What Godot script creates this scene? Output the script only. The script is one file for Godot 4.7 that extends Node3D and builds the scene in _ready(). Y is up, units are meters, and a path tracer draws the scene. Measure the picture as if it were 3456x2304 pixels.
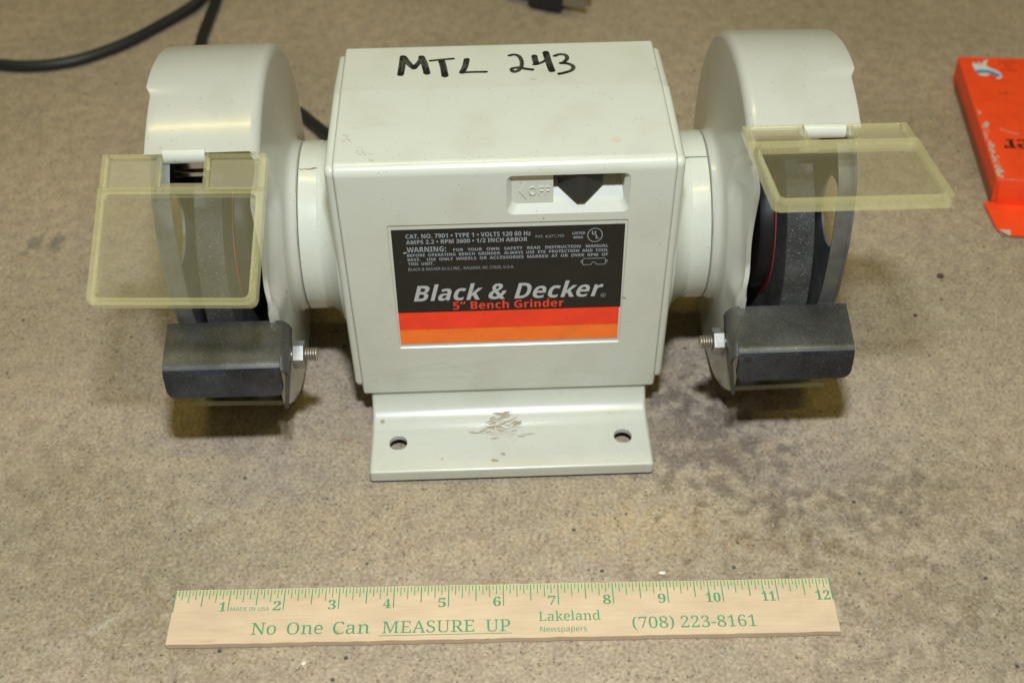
extends Node3D
# A bench grinder on a concrete floor with a foot ruler before it. y is up, metres. The grinder's front face lies in the plane z = 0, its shaft along x.

const AX_Y := 0.0914      # height of the shaft
const AX_Z := -0.054      # depth of the shaft
const TOP := 0.1646       # top of the motor housing
var M := {}
var rng := RandomNumberGenerator.new()


# ---------------------------------------------------------------- mesh code
class Geo:
	var v := PackedVector3Array()
	var start := 0
	func tri(a: Vector3, b: Vector3, c: Vector3) -> void:
		v.append(a); v.append(b); v.append(c)
	func quad(a: Vector3, b: Vector3, c: Vector3, d: Vector3) -> void:
		tri(a, b, c); tri(a, c, d)
	func flip(from: int) -> void:
		for i in range(from, v.size(), 3):
			var t := v[i + 1]; v[i + 1] = v[i + 2]; v[i + 2] = t
	# turns the faces added since the last call so that they look outwards
	func solid() -> void:
		var vol := 0.0
		var o := v[start]
		for i in range(start, v.size(), 3):
			vol += (v[i] - o).dot((v[i + 1] - o).cross(v[i + 2] - o))
		if vol > 0.0: flip(start)
		start = v.size()
	# turns an open sheet to face a direction
	func facing(d: Vector3) -> void:
		for i in range(start, v.size(), 3):
			var n := (v[i + 2] - v[i]).cross(v[i + 1] - v[i])
			if n.dot(d) < 0.0:
				var t := v[i + 1]; v[i + 1] = v[i + 2]; v[i + 2] = t
		start = v.size()
	func around(p: Vector3, inwards := false) -> void:
		for i in range(start, v.size(), 3):
			var n := (v[i + 2] - v[i]).cross(v[i + 1] - v[i])
			var out := (v[i] + v[i + 1] + v[i + 2]) / 3.0 - p
			if (n.dot(out) < 0.0) != inwards:
				var t := v[i + 1]; v[i + 1] = v[i + 2]; v[i + 2] = t
		start = v.size()
	func mesh(angle := 40.0, uv = null) -> ArrayMesh:
		var n := v.size()
		var fn := PackedVector3Array(); fn.resize(n / 3)
		var at := {}
		var keys: Array[Vector3i] = []
		keys.resize(n)
		for i in n:
			var p := v[i]
			var k := Vector3i(roundi(p.x * 200000.0), roundi(p.y * 200000.0), roundi(p.z * 200000.0))
			keys[i] = k
			if not at.has(k): at[k] = PackedInt32Array()
			var l: PackedInt32Array = at[k]
			l.append(i / 3)
			at[k] = l
		for f in n / 3:
			fn[f] = (v[f * 3 + 2] - v[f * 3]).cross(v[f * 3 + 1] - v[f * 3])
		var lim := cos(deg_to_rad(angle))
		var unit := PackedVector3Array(); unit.resize(n / 3)
		for f in n / 3: unit[f] = fn[f].normalized()
		var nn := PackedVector3Array(); nn.resize(n)
		for i in n:
			var f := i / 3
			var s := Vector3.ZERO
			for g: int in at[keys[i]]:
				if unit[g].dot(unit[f]) > lim: s += fn[g]
			nn[i] = s.normalized() if s.length_squared() > 0.0 else unit[f]
		var a := []
		a.resize(Mesh.ARRAY_MAX)
		a[Mesh.ARRAY_VERTEX] = v
		a[Mesh.ARRAY_NORMAL] = nn
		if uv != null:
			var t := PackedVector2Array(); t.resize(n)
			for i in n: t[i] = uv.call(v[i])
			a[Mesh.ARRAY_TEX_UV] = t
		var m := ArrayMesh.new()
		m.add_surface_from_arrays(Mesh.PRIMITIVE_TRIANGLES, a)
		return m


func inset(p: PackedVector2Array, d: float) -> PackedVector2Array:
	var r := PackedVector2Array()
	var n := p.size()
	var area := 0.0
	for i in n: area += p[i].cross(p[(i + 1) % n])
	var s := signf(area)
	for i in n:
		var e0 := (p[i] - p[(i + n - 1) % n]).normalized()
		var e1 := (p[(i + 1) % n] - p[i]).normalized()
		var n0 := Vector2(-e0.y, e0.x) * s
		var n1 := Vector2(-e1.y, e1.x) * s
		var b := (n0 + n1).normalized()
		r.append(p[i] + b * d / maxf(0.35, b.dot(n0)))
	return r


# A closed outline swept along an axis with rounded ends. map(u, v, w) gives the point; skip lists outline edges left open.
func extrude(g: Geo, p: PackedVector2Array, w0: float, w1: float, bev: float, map: Callable, skip := [], steps := 3, caps := true) -> void:
	var rings := []
	var at := []
	if bev > 0.0:
		for k in steps + 1:
			var a := PI / 2 * k / steps
			rings.append(inset(p, bev * (1.0 - sin(a)))); at.append(w0 + bev * (1.0 - cos(a)))
		for k in steps + 1:
			var a := PI / 2 * (steps - k) / steps
			rings.append(inset(p, bev * (1.0 - sin(a)))); at.append(w1 - bev * (1.0 - cos(a)))
	else:
		rings = [p, p]; at = [w0, w1]
	var n := p.size()
	for k in rings.size() - 1:
		var a: PackedVector2Array = rings[k]
		var b: PackedVector2Array = rings[k + 1]
		for i in n:
			if i in skip and is_equal_approx(a[i].distance_to(b[i]), 0.0): continue
			var j := (i + 1) % n
			g.quad(map.call(a[i].x, a[i].y, at[k]), map.call(a[j].x, a[j].y, at[k]), map.call(b[j].x, b[j].y, at[k + 1]), map.call(b[i].x, b[i].y, at[k + 1]))
	if caps:
		var t := Geometry2D.triangulate_polygon(rings[0])
		var first: PackedVector2Array = rings[0]
		for i in range(0, t.size(), 3):
			var q := [first[t[i]], first[t[i + 1]], first[t[i + 2]]]
			var c := [0, 1, 2]
			# same turn as the sides: check against the ring's direction
			var area := 0.0
			for m in n: area += first[m].cross(first[(m + 1) % n])
			var ta: float = (q[1] - q[0]).cross(q[2] - q[0])
			if signf(ta) == signf(area): c = [0, 2, 1]
			g.tri(map.call(q[c[0]].x, q[c[0]].y, w0), map.call(q[c[1]].x, q[c[1]].y, w0), map.call(q[c[2]].x, q[c[2]].y, w0))
			g.tri(map.call(q[c[0]].x, q[c[0]].y, w1), map.call(q[c[2]].x, q[c[2]].y, w1), map.call(q[c[1]].x, q[c[1]].y, w1))


func along_x(u: float, v: float, w: float) -> Vector3: return Vector3(w, v, u)      # outline in (z, y)
func along_y(u: float, v: float, w: float) -> Vector3: return Vector3(u, w, v)      # outline in (x, z)
func along_z(u: float, v: float, w: float) -> Vector3: return Vector3(u, v, w)      # outline in (x, y)


func rrect(x0: float, y0: float, x1: float, y1: float, r: float, n := 5) -> PackedVector2Array:
	var p := PackedVector2Array()
	if r <= 0.0: return PackedVector2Array([Vector2(x0, y0), Vector2(x1, y0), Vector2(x1, y1), Vector2(x0, y1)])
	for c in [[x1 - r, y0 + r, -PI / 2], [x1 - r, y1 - r, 0.0], [x0 + r, y1 - r, PI / 2], [x0 + r, y0 + r, PI]]:
		for k in n + 1:
			var a: float = c[2] + PI / 2 * k / n
			p.append(Vector2(c[0] + r * cos(a), c[1] + r * sin(a)))
	return p


func box(g: Geo, lo: Vector3, hi: Vector3, bev := 0.0005) -> void:
	extrude(g, rrect(lo.x, lo.y, hi.x, hi.y, bev, 3), lo.z, hi.z, bev, along_z)
	g.solid()


func poly_hit(p: PackedVector2Array, c: Vector2, a: float) -> Vector2:
	var d := Vector2(cos(a), sin(a))
	var best := 0.0
	for i in p.size():
		var q := p[i] - c
		var e := p[(i + 1) % p.size()] - p[i]
		var den := d.cross(e)
		if absf(den) < 1e-12: continue
		var t := q.cross(e) / den
		var s := q.cross(d) / den
		if t > 0.0 and s > -1e-6 and s < 1.0 + 1e-6: best = maxf(best, t)
	return c + d * best


# the flat face between an outer and an inner outline that both can be seen whole from c
func hole_face(g: Geo, outer: PackedVector2Array, inner: PackedVector2Array, c: Vector2, map: Callable) -> void:
	var angles := []
	for q in outer: angles.append((q - c).angle())
	for q in inner: angles.append((q - c).angle())
	angles.sort()
	var list := []
	for a in angles:
		if list.is_empty() or a - list[-1] > 1e-5: list.append(a)
	for i in list.size():
		var a: float = list[i]
		var b: float = list[(i + 1) % list.size()]
		var p := poly_hit(outer, c, a); var q := poly_hit(outer, c, b)
		var r := poly_hit(inner, c, b); var s := poly_hit(inner, c, a)
		g.quad(map.call(p.x, p.y), map.call(q.x, q.y), map.call(r.x, r.y), map.call(s.x, s.y))


func circle(c: Vector2, r: float, n := 32) -> PackedVector2Array:
	var p := PackedVector2Array()
	for k in n: p.append(c + Vector2(cos(TAU * k / n), sin(TAU * k / n)) * r)
	return p


# outline (x, radius) turned about the line (y, z) along x
func lathe(g: Geo, p: Array, y: float, z: float, n := 64, closed := true) -> void:
	for k in n:
		var a := TAU * k / n
		var b := TAU * (k + 1) / n
		for i in p.size() - 1:
			var P := [p[i], p[i + 1]]
			var A := Vector3(P[0][0], y + P[0][1] * sin(a), z + P[0][1] * cos(a))
			var B := Vector3(P[0][0], y + P[0][1] * sin(b), z + P[0][1] * cos(b))
			var C := Vector3(P[1][0], y + P[1][1] * sin(b), z + P[1][1] * cos(b))
			var D := Vector3(P[1][0], y + P[1][1] * sin(a), z + P[1][1] * cos(a))
			g.quad(A, B, C, D)
	if closed: g.solid()


func tube(g: Geo, pts: PackedVector3Array, r: float, n := 16) -> void:
	var up := Vector3.UP
	var rings := []
	for i in pts.size():
		var d := (pts[mini(i + 1, pts.size() - 1)] - pts[maxi(i - 1, 0)]).normalized()
		var s := d.cross(up).normalized()
		var t := s.cross(d).normalized()
		var ring := PackedVector3Array()
		for k in n: ring.append(pts[i] + (s * cos(TAU * k / n) + t * sin(TAU * k / n)) * r)
		rings.append(ring)
	for i in rings.size() - 1:
		for k in n:
			g.quad(rings[i][k], rings[i][(k + 1) % n], rings[i + 1][(k + 1) % n], rings[i + 1][k])
	for k in n:
		g.tri(pts[0], rings[0][(k + 1) % n], rings[0][k])
		g.tri(pts[-1], rings[-1][k], rings[-1][(k + 1) % n])
	g.solid()


# a sheet of points G[i][j] given a thickness towards the side that the hint lies on
func shell(g: Geo, G: Array, t: float, away: Callable) -> void:
	var R := G.size()
	var C: int = G[0].size()
	var H := []
	for i in R:
		var row := PackedVector3Array()
		for j in C:
			var du: Vector3 = G[mini(i + 1, R - 1)][j] - G[maxi(i - 1, 0)][j]
			var dv: Vector3 = G[i][mini(j + 1, C - 1)] - G[i][maxi(j - 1, 0)]
			var n := du.cross(dv).normalized()
			var o: Vector3 = away.call(G[i][j])
			if n.dot(o) < 0.0: n = -n
			row.append(G[i][j] - n * t)
		H.append(row)
	for i in R - 1:
		for j in C - 1:
			g.quad(G[i][j], G[i + 1][j], G[i + 1][j + 1], G[i][j + 1])
			g.quad(H[i][j], H[i][j + 1], H[i + 1][j + 1], H[i + 1][j])
	for i in R - 1:
		g.quad(G[i][0], H[i][0], H[i + 1][0], G[i + 1][0])
		g.quad(G[i][C - 1], G[i + 1][C - 1], H[i + 1][C - 1], H[i][C - 1])
	for j in C - 1:
		g.quad(G[0][j], G[0][j + 1], H[0][j + 1], H[0][j])
		g.quad(G[R - 1][j], H[R - 1][j], H[R - 1][j + 1], G[R - 1][j + 1])
	g.solid()


func smooth_path(p: Array, per := 8) -> PackedVector3Array:
	var c := Curve3D.new()
	for i in p.size():
		var t: Vector3 = (p[mini(i + 1, p.size() - 1)] - p[maxi(i - 1, 0)]) / 6.0
		c.add_point(p[i], -t, t)
	var r := PackedVector3Array()
	for i in p.size() - 1:
		for k in per: r.append(c.sample(i, float(k) / per))
	r.append(p[-1])
	return r


# a flat stroke of even width laid on a surface; place(p) gives the point in space for a point of the stroke
func ribbon(g: Geo, p: Array, w: float, place: Callable, up: Vector3, shift := 0.0) -> void:
	for i in p.size() - 1:
		var d0: Vector2 = (p[mini(i + 1, p.size() - 1)] - p[maxi(i - 1, 0)]).normalized()
		var d1: Vector2 = (p[mini(i + 2, p.size() - 1)] - p[i]).normalized()
		var s0 := Vector2(-d0.y, d0.x); var s1 := Vector2(-d1.y, d1.x)
		var a: Vector2 = p[i] + s0 * shift; var b: Vector2 = p[i + 1] + s1 * shift
		g.quad(place.call(a + s0 * w / 2), place.call(b + s1 * w / 2), place.call(b - s1 * w / 2), place.call(a - s0 * w / 2))
	g.facing(up)


# an uneven spot lying on a surface
var layer := 0
func blot(g: Geo, c: Vector2, rx: float, ry: float, turn: float, place: Callable, up: Vector3, rough := 0.35, n := 14) -> void:
	var p := []
	for k in n:
		var a := TAU * k / n
		var q := Vector2(cos(a) * rx, sin(a) * ry) * (1.0 - rough * rng.randf())
		p.append(c + q.rotated(turn))
	layer = (layer + 1) % 40
	var lift := up.normalized() * layer * 0.000003
	for k in n: g.tri(place.call(c) + lift, place.call(p[k]) + lift, place.call(p[(k + 1) % n]) + lift)
	g.facing(up)


# ---------------------------------------------------------------- objects
func put(called: String, mesh: Mesh, mat: Material, parent: Node = self) -> MeshInstance3D:
	var o := MeshInstance3D.new()
	o.name = called
	o.mesh = mesh
	o.material_override = mat
	o.cast_shadow = GeometryInstance3D.SHADOW_CASTING_SETTING_ON
	parent.add_child(o, true)
	return o


func tag(o: Node, label: String, category := "", kind := "", group := "") -> void:
	if label: o.set_meta("label", label)
	if category: o.set_meta("category", category)
	if kind: o.set_meta("kind", kind)
	if group: o.set_meta("group", group)


func lin(r: float, g: float, b: float, a := 1.0) -> Color:
	var c := Color(r, g, b).linear_to_srgb()
	c.a = a
	return c


func mat(color: Color, rough := 0.5, metal := 0.0) -> StandardMaterial3D:
	var m := StandardMaterial3D.new()
	m.albedo_color = color
	m.roughness = rough
	m.metallic = metal
	return m


# flat lettering: the text fills the given width and cap height, its baseline starting at the given spot
func lettering(called: String, text: String, font: Font, at: Transform3D, width: float, cap: float, m: Material, parent: Node, slant := 0.0, depth := 0.0) -> MeshInstance3D:
	var t := TextMesh.new()
	t.font = font
	t.font_size = 96
	t.pixel_size = 0.01
	t.depth = depth
	t.curve_step = 1.0
	t.horizontal_alignment = HORIZONTAL_ALIGNMENT_LEFT
	t.vertical_alignment = VERTICAL_ALIGNMENT_BOTTOM
	t.text = "H"
	var h := t.get_aabb()
	t.text = text
	var b := t.get_aabb()
	var sx := width / b.size.x
	var sy := cap / h.size.y
	var o := put(called, t, m, parent)
	var base := Transform3D(Basis(Vector3(sx, 0, 0), Vector3(slant * sy, sy, 0), Vector3(0, 0, minf(sx, sy))), Vector3(-b.position.x * sx, -h.position.y * sy, 0))
	o.transform = at * base
	return o


func font(names: String, bold := false) -> SystemFont:
	var f := SystemFont.new()
	f.font_names = PackedStringArray([names])
	f.font_weight = 700 if bold else 400
	return f


# ---------------------------------------------------------------- surfaces
func noise_bytes(size: int, freq: float, octaves: int, s: int, kind := FastNoiseLite.TYPE_SIMPLEX_SMOOTH) -> PackedByteArray:
	var n := FastNoiseLite.new()
	n.seed = s
	n.noise_type = kind
	n.frequency = freq
	n.fractal_octaves = octaves
	n.fractal_type = FastNoiseLite.FRACTAL_FBM if octaves > 1 else FastNoiseLite.FRACTAL_NONE
	var im := n.get_seamless_image(size, size, false, false, 0.15)
	im.convert(Image.FORMAT_L8)
	return im.get_data()


# stains of the concrete: x, z, half sizes, turn, colour to which it goes, strength
const STAINS := [
	[0.085, 0.012, 0.050, 0.045, 0.3, 0, 0.75], [0.115, 0.030, 0.035, 0.050, -0.4, 0, 0.55], [0.070, -0.030, 0.06, 0.03, 0.0, 0, 0.5],
	[0.150, 0.075, 0.090, 0.022, -0.25, 0, 0.42], [0.200, 0.120, 0.110, 0.020, -0.55, 0, 0.40], [0.105, 0.110, 0.060, 0.012, 0.1, 0, 0.40],
	[0.220, 0.060, 0.080, 0.030, -0.3, 1, 0.40], [0.170, 0.110, 0.060, 0.022, 0.5, 1, 0.45], [0.075, 0.080, 0.035, 0.030, 0.2, 2, 0.55],
	[0.050, 0.075, 0.040, 0.020, 0.0, 2, 0.45], [0.120, 0.085, 0.030, 0.018, 0.4, 2, 0.35], [-0.200, 0.090, 0.070, 0.050, 0.5, 1, 0.30],
	[-0.145, 0.130, 0.050, 0.030, 0.1, 1, 0.30], [-0.260, -0.080, 0.060, 0.070, 0.0, 2, 0.30], [-0.080, 0.075, 0.080, 0.030, 0.1, 2, 0.35],
	[-0.230, 0.030, 0.060, 0.030, 0.4, 1, 0.25], [-0.310, -0.240, 0.12, 0.08, 0.3, 2, 0.30], [-0.200, -0.330, 0.05, 0.05, 0.3, 1, 0.22], [0.060, -0.440, 0.06, 0.02, -0.8, 1, 0.35],
	[0.300, -0.260, 0.12, 0.10, 0.4, 1, 0.22], [0.200, -0.250, 0.08, 0.08, 0.4, 2, 0.25], [-0.271, -0.162, 0.0075, 0.0085, 0.3, 3, 0.85], [-0.284, -0.163, 0.0075, 0.0075, 0.0, 3, 0.8],
	[-0.292, -0.151, 0.0045, 0.003, 0.2, 3, 0.6], [0.170, 0.050, 0.05, 0.03, 0.2, 0, 0.25], [0.215, 0.150, 0.06, 0.02, -0.3, 0, 0.35], [-0.050, -0.380, 0.03, 0.02, 0.0, 3, 0.25],
]


func floor_image() -> Image:
	var N := 2048
	var a := noise_bytes(1024, 0.22, 2, 11)      # sand grain
	var b := noise_bytes(1024, 0.085, 4, 12)     # patches of a centimetre
	var c := noise_bytes(1024, 0.006, 4, 13)     # patches of a hand
	var d := noise_bytes(512, 0.26, 2, 14)       # grain of the paste
	var px := PackedByteArray()
	px.resize(N * N * 3)
	var i := 0
	for y in N:
		var r1 := (y & 1023) * 1024
		var r2 := (y >> 1) * 1024
		var r3 := (y & 511) * 512
		for x in N:
			var g := a[r1 + (x & 1023)]
			var p := b[r2 + (x >> 1)]
			var q := c[r2 + (x >> 1)]
			var e := d[r3 + (x & 511)]
			var l := 81 + (g * 40 + p * 26 + q * 18 + e * 28) / 256
			px[i] = l + 27 + q / 50
			px[i + 1] = l + 15
			px[i + 2] = l - 9 + (255 - p) / 32
			i += 3
	var im := Image.create_from_data(N, N, false, Image.FORMAT_RGB8, px)
	var tones := [Vector3(0.75, 0.75, 0.77), Vector3(0.86, 0.83, 0.76), Vector3(1.08, 1.05, 0.97), Vector3(0.68, 0.74, 0.80)]
	var fray := FastNoiseLite.new()
	fray.seed = 5; fray.frequency = 0.045; fray.fractal_octaves = 5
	for s in STAINS:
		var cx: float = (s[0] + 0.6) / 1.2 * N
		var cy: float = (s[1] + 0.75) / 1.2 * N
		var ra: float = s[2] / 1.2 * N
		var rb: float = s[3] / 1.2 * N
		var reach := int(maxf(ra, rb) * 1.5)
		var cs := cos(s[4]); var sn := sin(s[4])
		var tone: Vector3 = tones[s[5]]
		for y in range(maxi(0, int(cy) - reach), mini(N, int(cy) + reach)):
			for x in range(maxi(0, int(cx) - reach), mini(N, int(cx) + reach)):
				var u := (x - cx) * cs + (y - cy) * sn
				var w := -(x - cx) * sn + (y - cy) * cs
				var f := 1.0 - sqrt(u * u / (ra * ra) + w * w / (rb * rb))
				if f < -0.45: continue
				f += fray.get_noise_2d(x, y) * 1.15
				if f <= 0.0: continue
				var k: float = smoothstep(0.0, 0.6, f) * s[6] * 0.72
				var col := im.get_pixel(x, y)
				im.set_pixel(x, y, Color(col.r * lerpf(1.0, tone.x, k), col.g * lerpf(1.0, tone.y, k), col.b * lerpf(1.0, tone.z, k)))
	# grains of sand in the surface
	rng.seed = 77
	var kinds := [Color8(74, 73, 68), Color8(84, 78, 68), Color8(150, 128, 92), Color8(168, 152, 124), Color8(140, 98, 66), Color8(178, 164, 142), Color8(90, 72, 54), Color8(198, 188, 170)]
	for k in 330000:
		var x := rng.randi_range(2, N - 3)
		var y := rng.randi_range(2, N - 3)
		var t: Color = kinds[rng.randi() & 7]
		var s := rng.randf()
		var mixed := im.get_pixel(x, y).lerp(t, 0.12 + 0.62 * s * s)
		im.set_pixel(x, y, mixed)
		if s > 0.45: im.set_pixel(x + 1, y, mixed.lerp(im.get_pixel(x + 1, y), 0.3))
		if s > 0.75: im.set_pixel(x, y + 1, mixed.lerp(im.get_pixel(x, y + 1), 0.3))
	for k in 950:
		var x := rng.randi_range(4, N - 6)
		var y := rng.randi_range(4, N - 6)
		var dark := rng.randf() < 0.62
		var t := Color8(54, 57, 56) if dark else (Color8(200, 188, 160) if rng.randf() < 0.6 else Color8(168, 92, 60))
		var r := rng.randf_range(0.7, 1.9 if dark else 1.3)
		for yy in range(-2, 3):
			for xx in range(-2, 3):
				if xx * xx + yy * yy * 1.6 <= r * r:
					im.set_pixel(x + xx, y + yy, im.get_pixel(x + xx, y + yy).lerp(t, 0.72))
	# pale scratches and paint
	for s in [[-0.162, 0.067, -0.150, 0.055, 0.26], [-0.196, 0.126, -0.186, 0.118, 0.3], [-0.225, 0.140, -0.20, 0.128, 0.15]]:
		for k in 160:
			var f := rng.randf()
			var x := int((lerpf(s[0], s[2], f) + rng.randfn(0, 0.0008) + 0.6) / 1.2 * N)
			var y := int((lerpf(s[1], s[3], f) + rng.randfn(0, 0.0008) + 0.75) / 1.2 * N)
			if x < N and y < N: im.set_pixel(x, y, im.get_pixel(x, y).lerp(Color8(196, 192, 186), s[4]))
	return im


func plastic_image(specks: int, seeded: int) -> Image:
	var N := 1024
	var a := noise_bytes(512, 0.012, 4, 21)
	var im := Image.create(N, N, false, Image.FORMAT_RGB8)
	for y in N:
		for x in N:
			var q: float = a[(y >> 1) * 512 + (x >> 1)] / 255.0
			var dirt := smoothstep(0.45, 0.95, q) * 0.03
			im.set_pixel(x, y, Color(1.0 - dirt * 0.75, 1.0 - dirt * 0.9, 1.0 - dirt * 1.25))
	rng.seed = seeded
	for k in specks:
		var x := rng.randi_range(2, N - 4)
		var y := rng.randi_range(2, N - 4)
		var t := Color(0.36, 0.30, 0.22) if rng.randf() < 0.7 else Color(0.55, 0.42, 0.30)
		var s := rng.randf_range(0.15, 0.75) * rng.randf()
		im.set_pixel(x, y, im.get_pixel(x, y).lerp(t, s))
		if s > 0.3: im.set_pixel(x + 1, y, im.get_pixel(x + 1, y).lerp(t, s * 0.8))
		if s > 0.45: im.set_pixel(x, y + 1, im.get_pixel(x, y + 1).lerp(t, s * 0.6))
	for k in 9:
		var p := Vector2(rng.randf() * N, rng.randf() * N)
		var dir := Vector2.from_angle(rng.randf() * TAU)
		for st in rng.randi_range(10, 60):
			p += dir
			dir = dir.rotated(rng.randfn(0, 0.03))
			var x := posmod(int(p.x), N); var y := posmod(int(p.y), N)
			im.set_pixel(x, y, im.get_pixel(x, y).lerp(Color(0.7, 0.66, 0.58), 0.25))
	return im


func speck_image(N: int, base: Color, tones: Array, count: int, s: int, amount: float, cloud := 0.12) -> Image:
	var a := noise_bytes(256, 0.02, 4, s)
	var im := Image.create(N, N, false, Image.FORMAT_RGB8)
	for y in N:
		for x in N:
			var q := (a[(y * 256 / N) * 256 + x * 256 / N] / 255.0 - 0.5) * 2.0 * cloud
			im.set_pixel(x, y, Color(base.r * (1 + q), base.g * (1 + q), base.b * (1 + q)))
	rng.seed = s
	for k in count:
		var x := rng.randi_range(0, N - 2)
		var y := rng.randi_range(0, N - 2)
		var t: Color = tones[rng.randi() % tones.size()]
		var m := im.get_pixel(x, y).lerp(t, amount * rng.randf())
		im.set_pixel(x, y, m)
		if rng.randf() < 0.4: im.set_pixel(x + 1, y, m)
	return im


func ruler_image() -> Image:
	var W := 2048
	var H := 208
	var a := noise_bytes(512, 0.05, 3, 41)
	var b := noise_bytes(512, 0.012, 3, 42)
	var im := Image.create(W, H, false, Image.FORMAT_RGB8)
	for y in H:
		for x in W:
			var gr: float = a[((y * 2) & 511) * 512 + ((x / 9) & 511)] / 255.0 - 0.5
			var cl: float = b[(y & 511) * 512 + ((x / 3) & 511)] / 255.0 - 0.5
			var pore := 0.0
			if x > 700 and x < 1750 and y > 60: pore = 0.028 if ((x / 4 + y / 4) % 2 == 0) else -0.02
			var l := 1.01 + gr * 0.05 + cl * 0.07 + pore * smoothstep(60.0, 100.0, y)
			var c := Color(0.825 * l, 0.735 * l, 0.615 * l)
			var band := 1.0 - smoothstep(24.0, 44.0, float(y) + cl * 30.0)
			c = c.lerp(Color(0.76 * l, 0.74 * l, 0.57 * l), band * 0.45)
			im.set_pixel(x, y, c)
	rng.seed = 43
	for s in [[1938, 100, 60, 34, 900, 0.45, Color(0.55, 0.40, 0.22)], [90, 120, 60, 50, 700, 0.16, Color(0.5, 0.55, 0.5)], [1500, 78, 26, 26, 60, 0.5, Color(0.52, 0.36, 0.2)], [2015, 150, 26, 30, 300, 0.3, Color(0.5, 0.4, 0.3)], [518, 176, 7, 11, 220, 0.6, Color(0.45, 0.36, 0.24)], [975, 12, 9, 18, 200, 0.6, Color(0.42, 0.36, 0.26)], [130, 198, 34, 7, 260, 0.5, Color(0.5, 0.36, 0.25)]]:
		for k in s[4]:
			var x := clampi(int(s[0] + rng.randfn(0, s[2] * 0.5)), 0, W - 1)
			var y := clampi(int(s[1] + rng.randfn(0, s[3] * 0.5)), 0, H - 1)
			im.set_pixel(x, y, im.get_pixel(x, y).lerp(s[6], s[5] * rng.randf()))
	return im


func tri_tex(m: StandardMaterial3D, im: Image, metres: float, bump := 0.0) -> StandardMaterial3D:
	m.albedo_texture = ImageTexture.create_from_image(im)
	m.uv1_triplanar = true
	m.uv1_world_triplanar = true
	m.uv1_triplanar_sharpness = 8.0
	m.uv1_scale = Vector3.ONE / metres
	if bump > 0.0:
		m.heightmap_enabled = true
		m.heightmap_texture = m.albedo_texture
		m.heightmap_scale = bump
	return m


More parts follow.
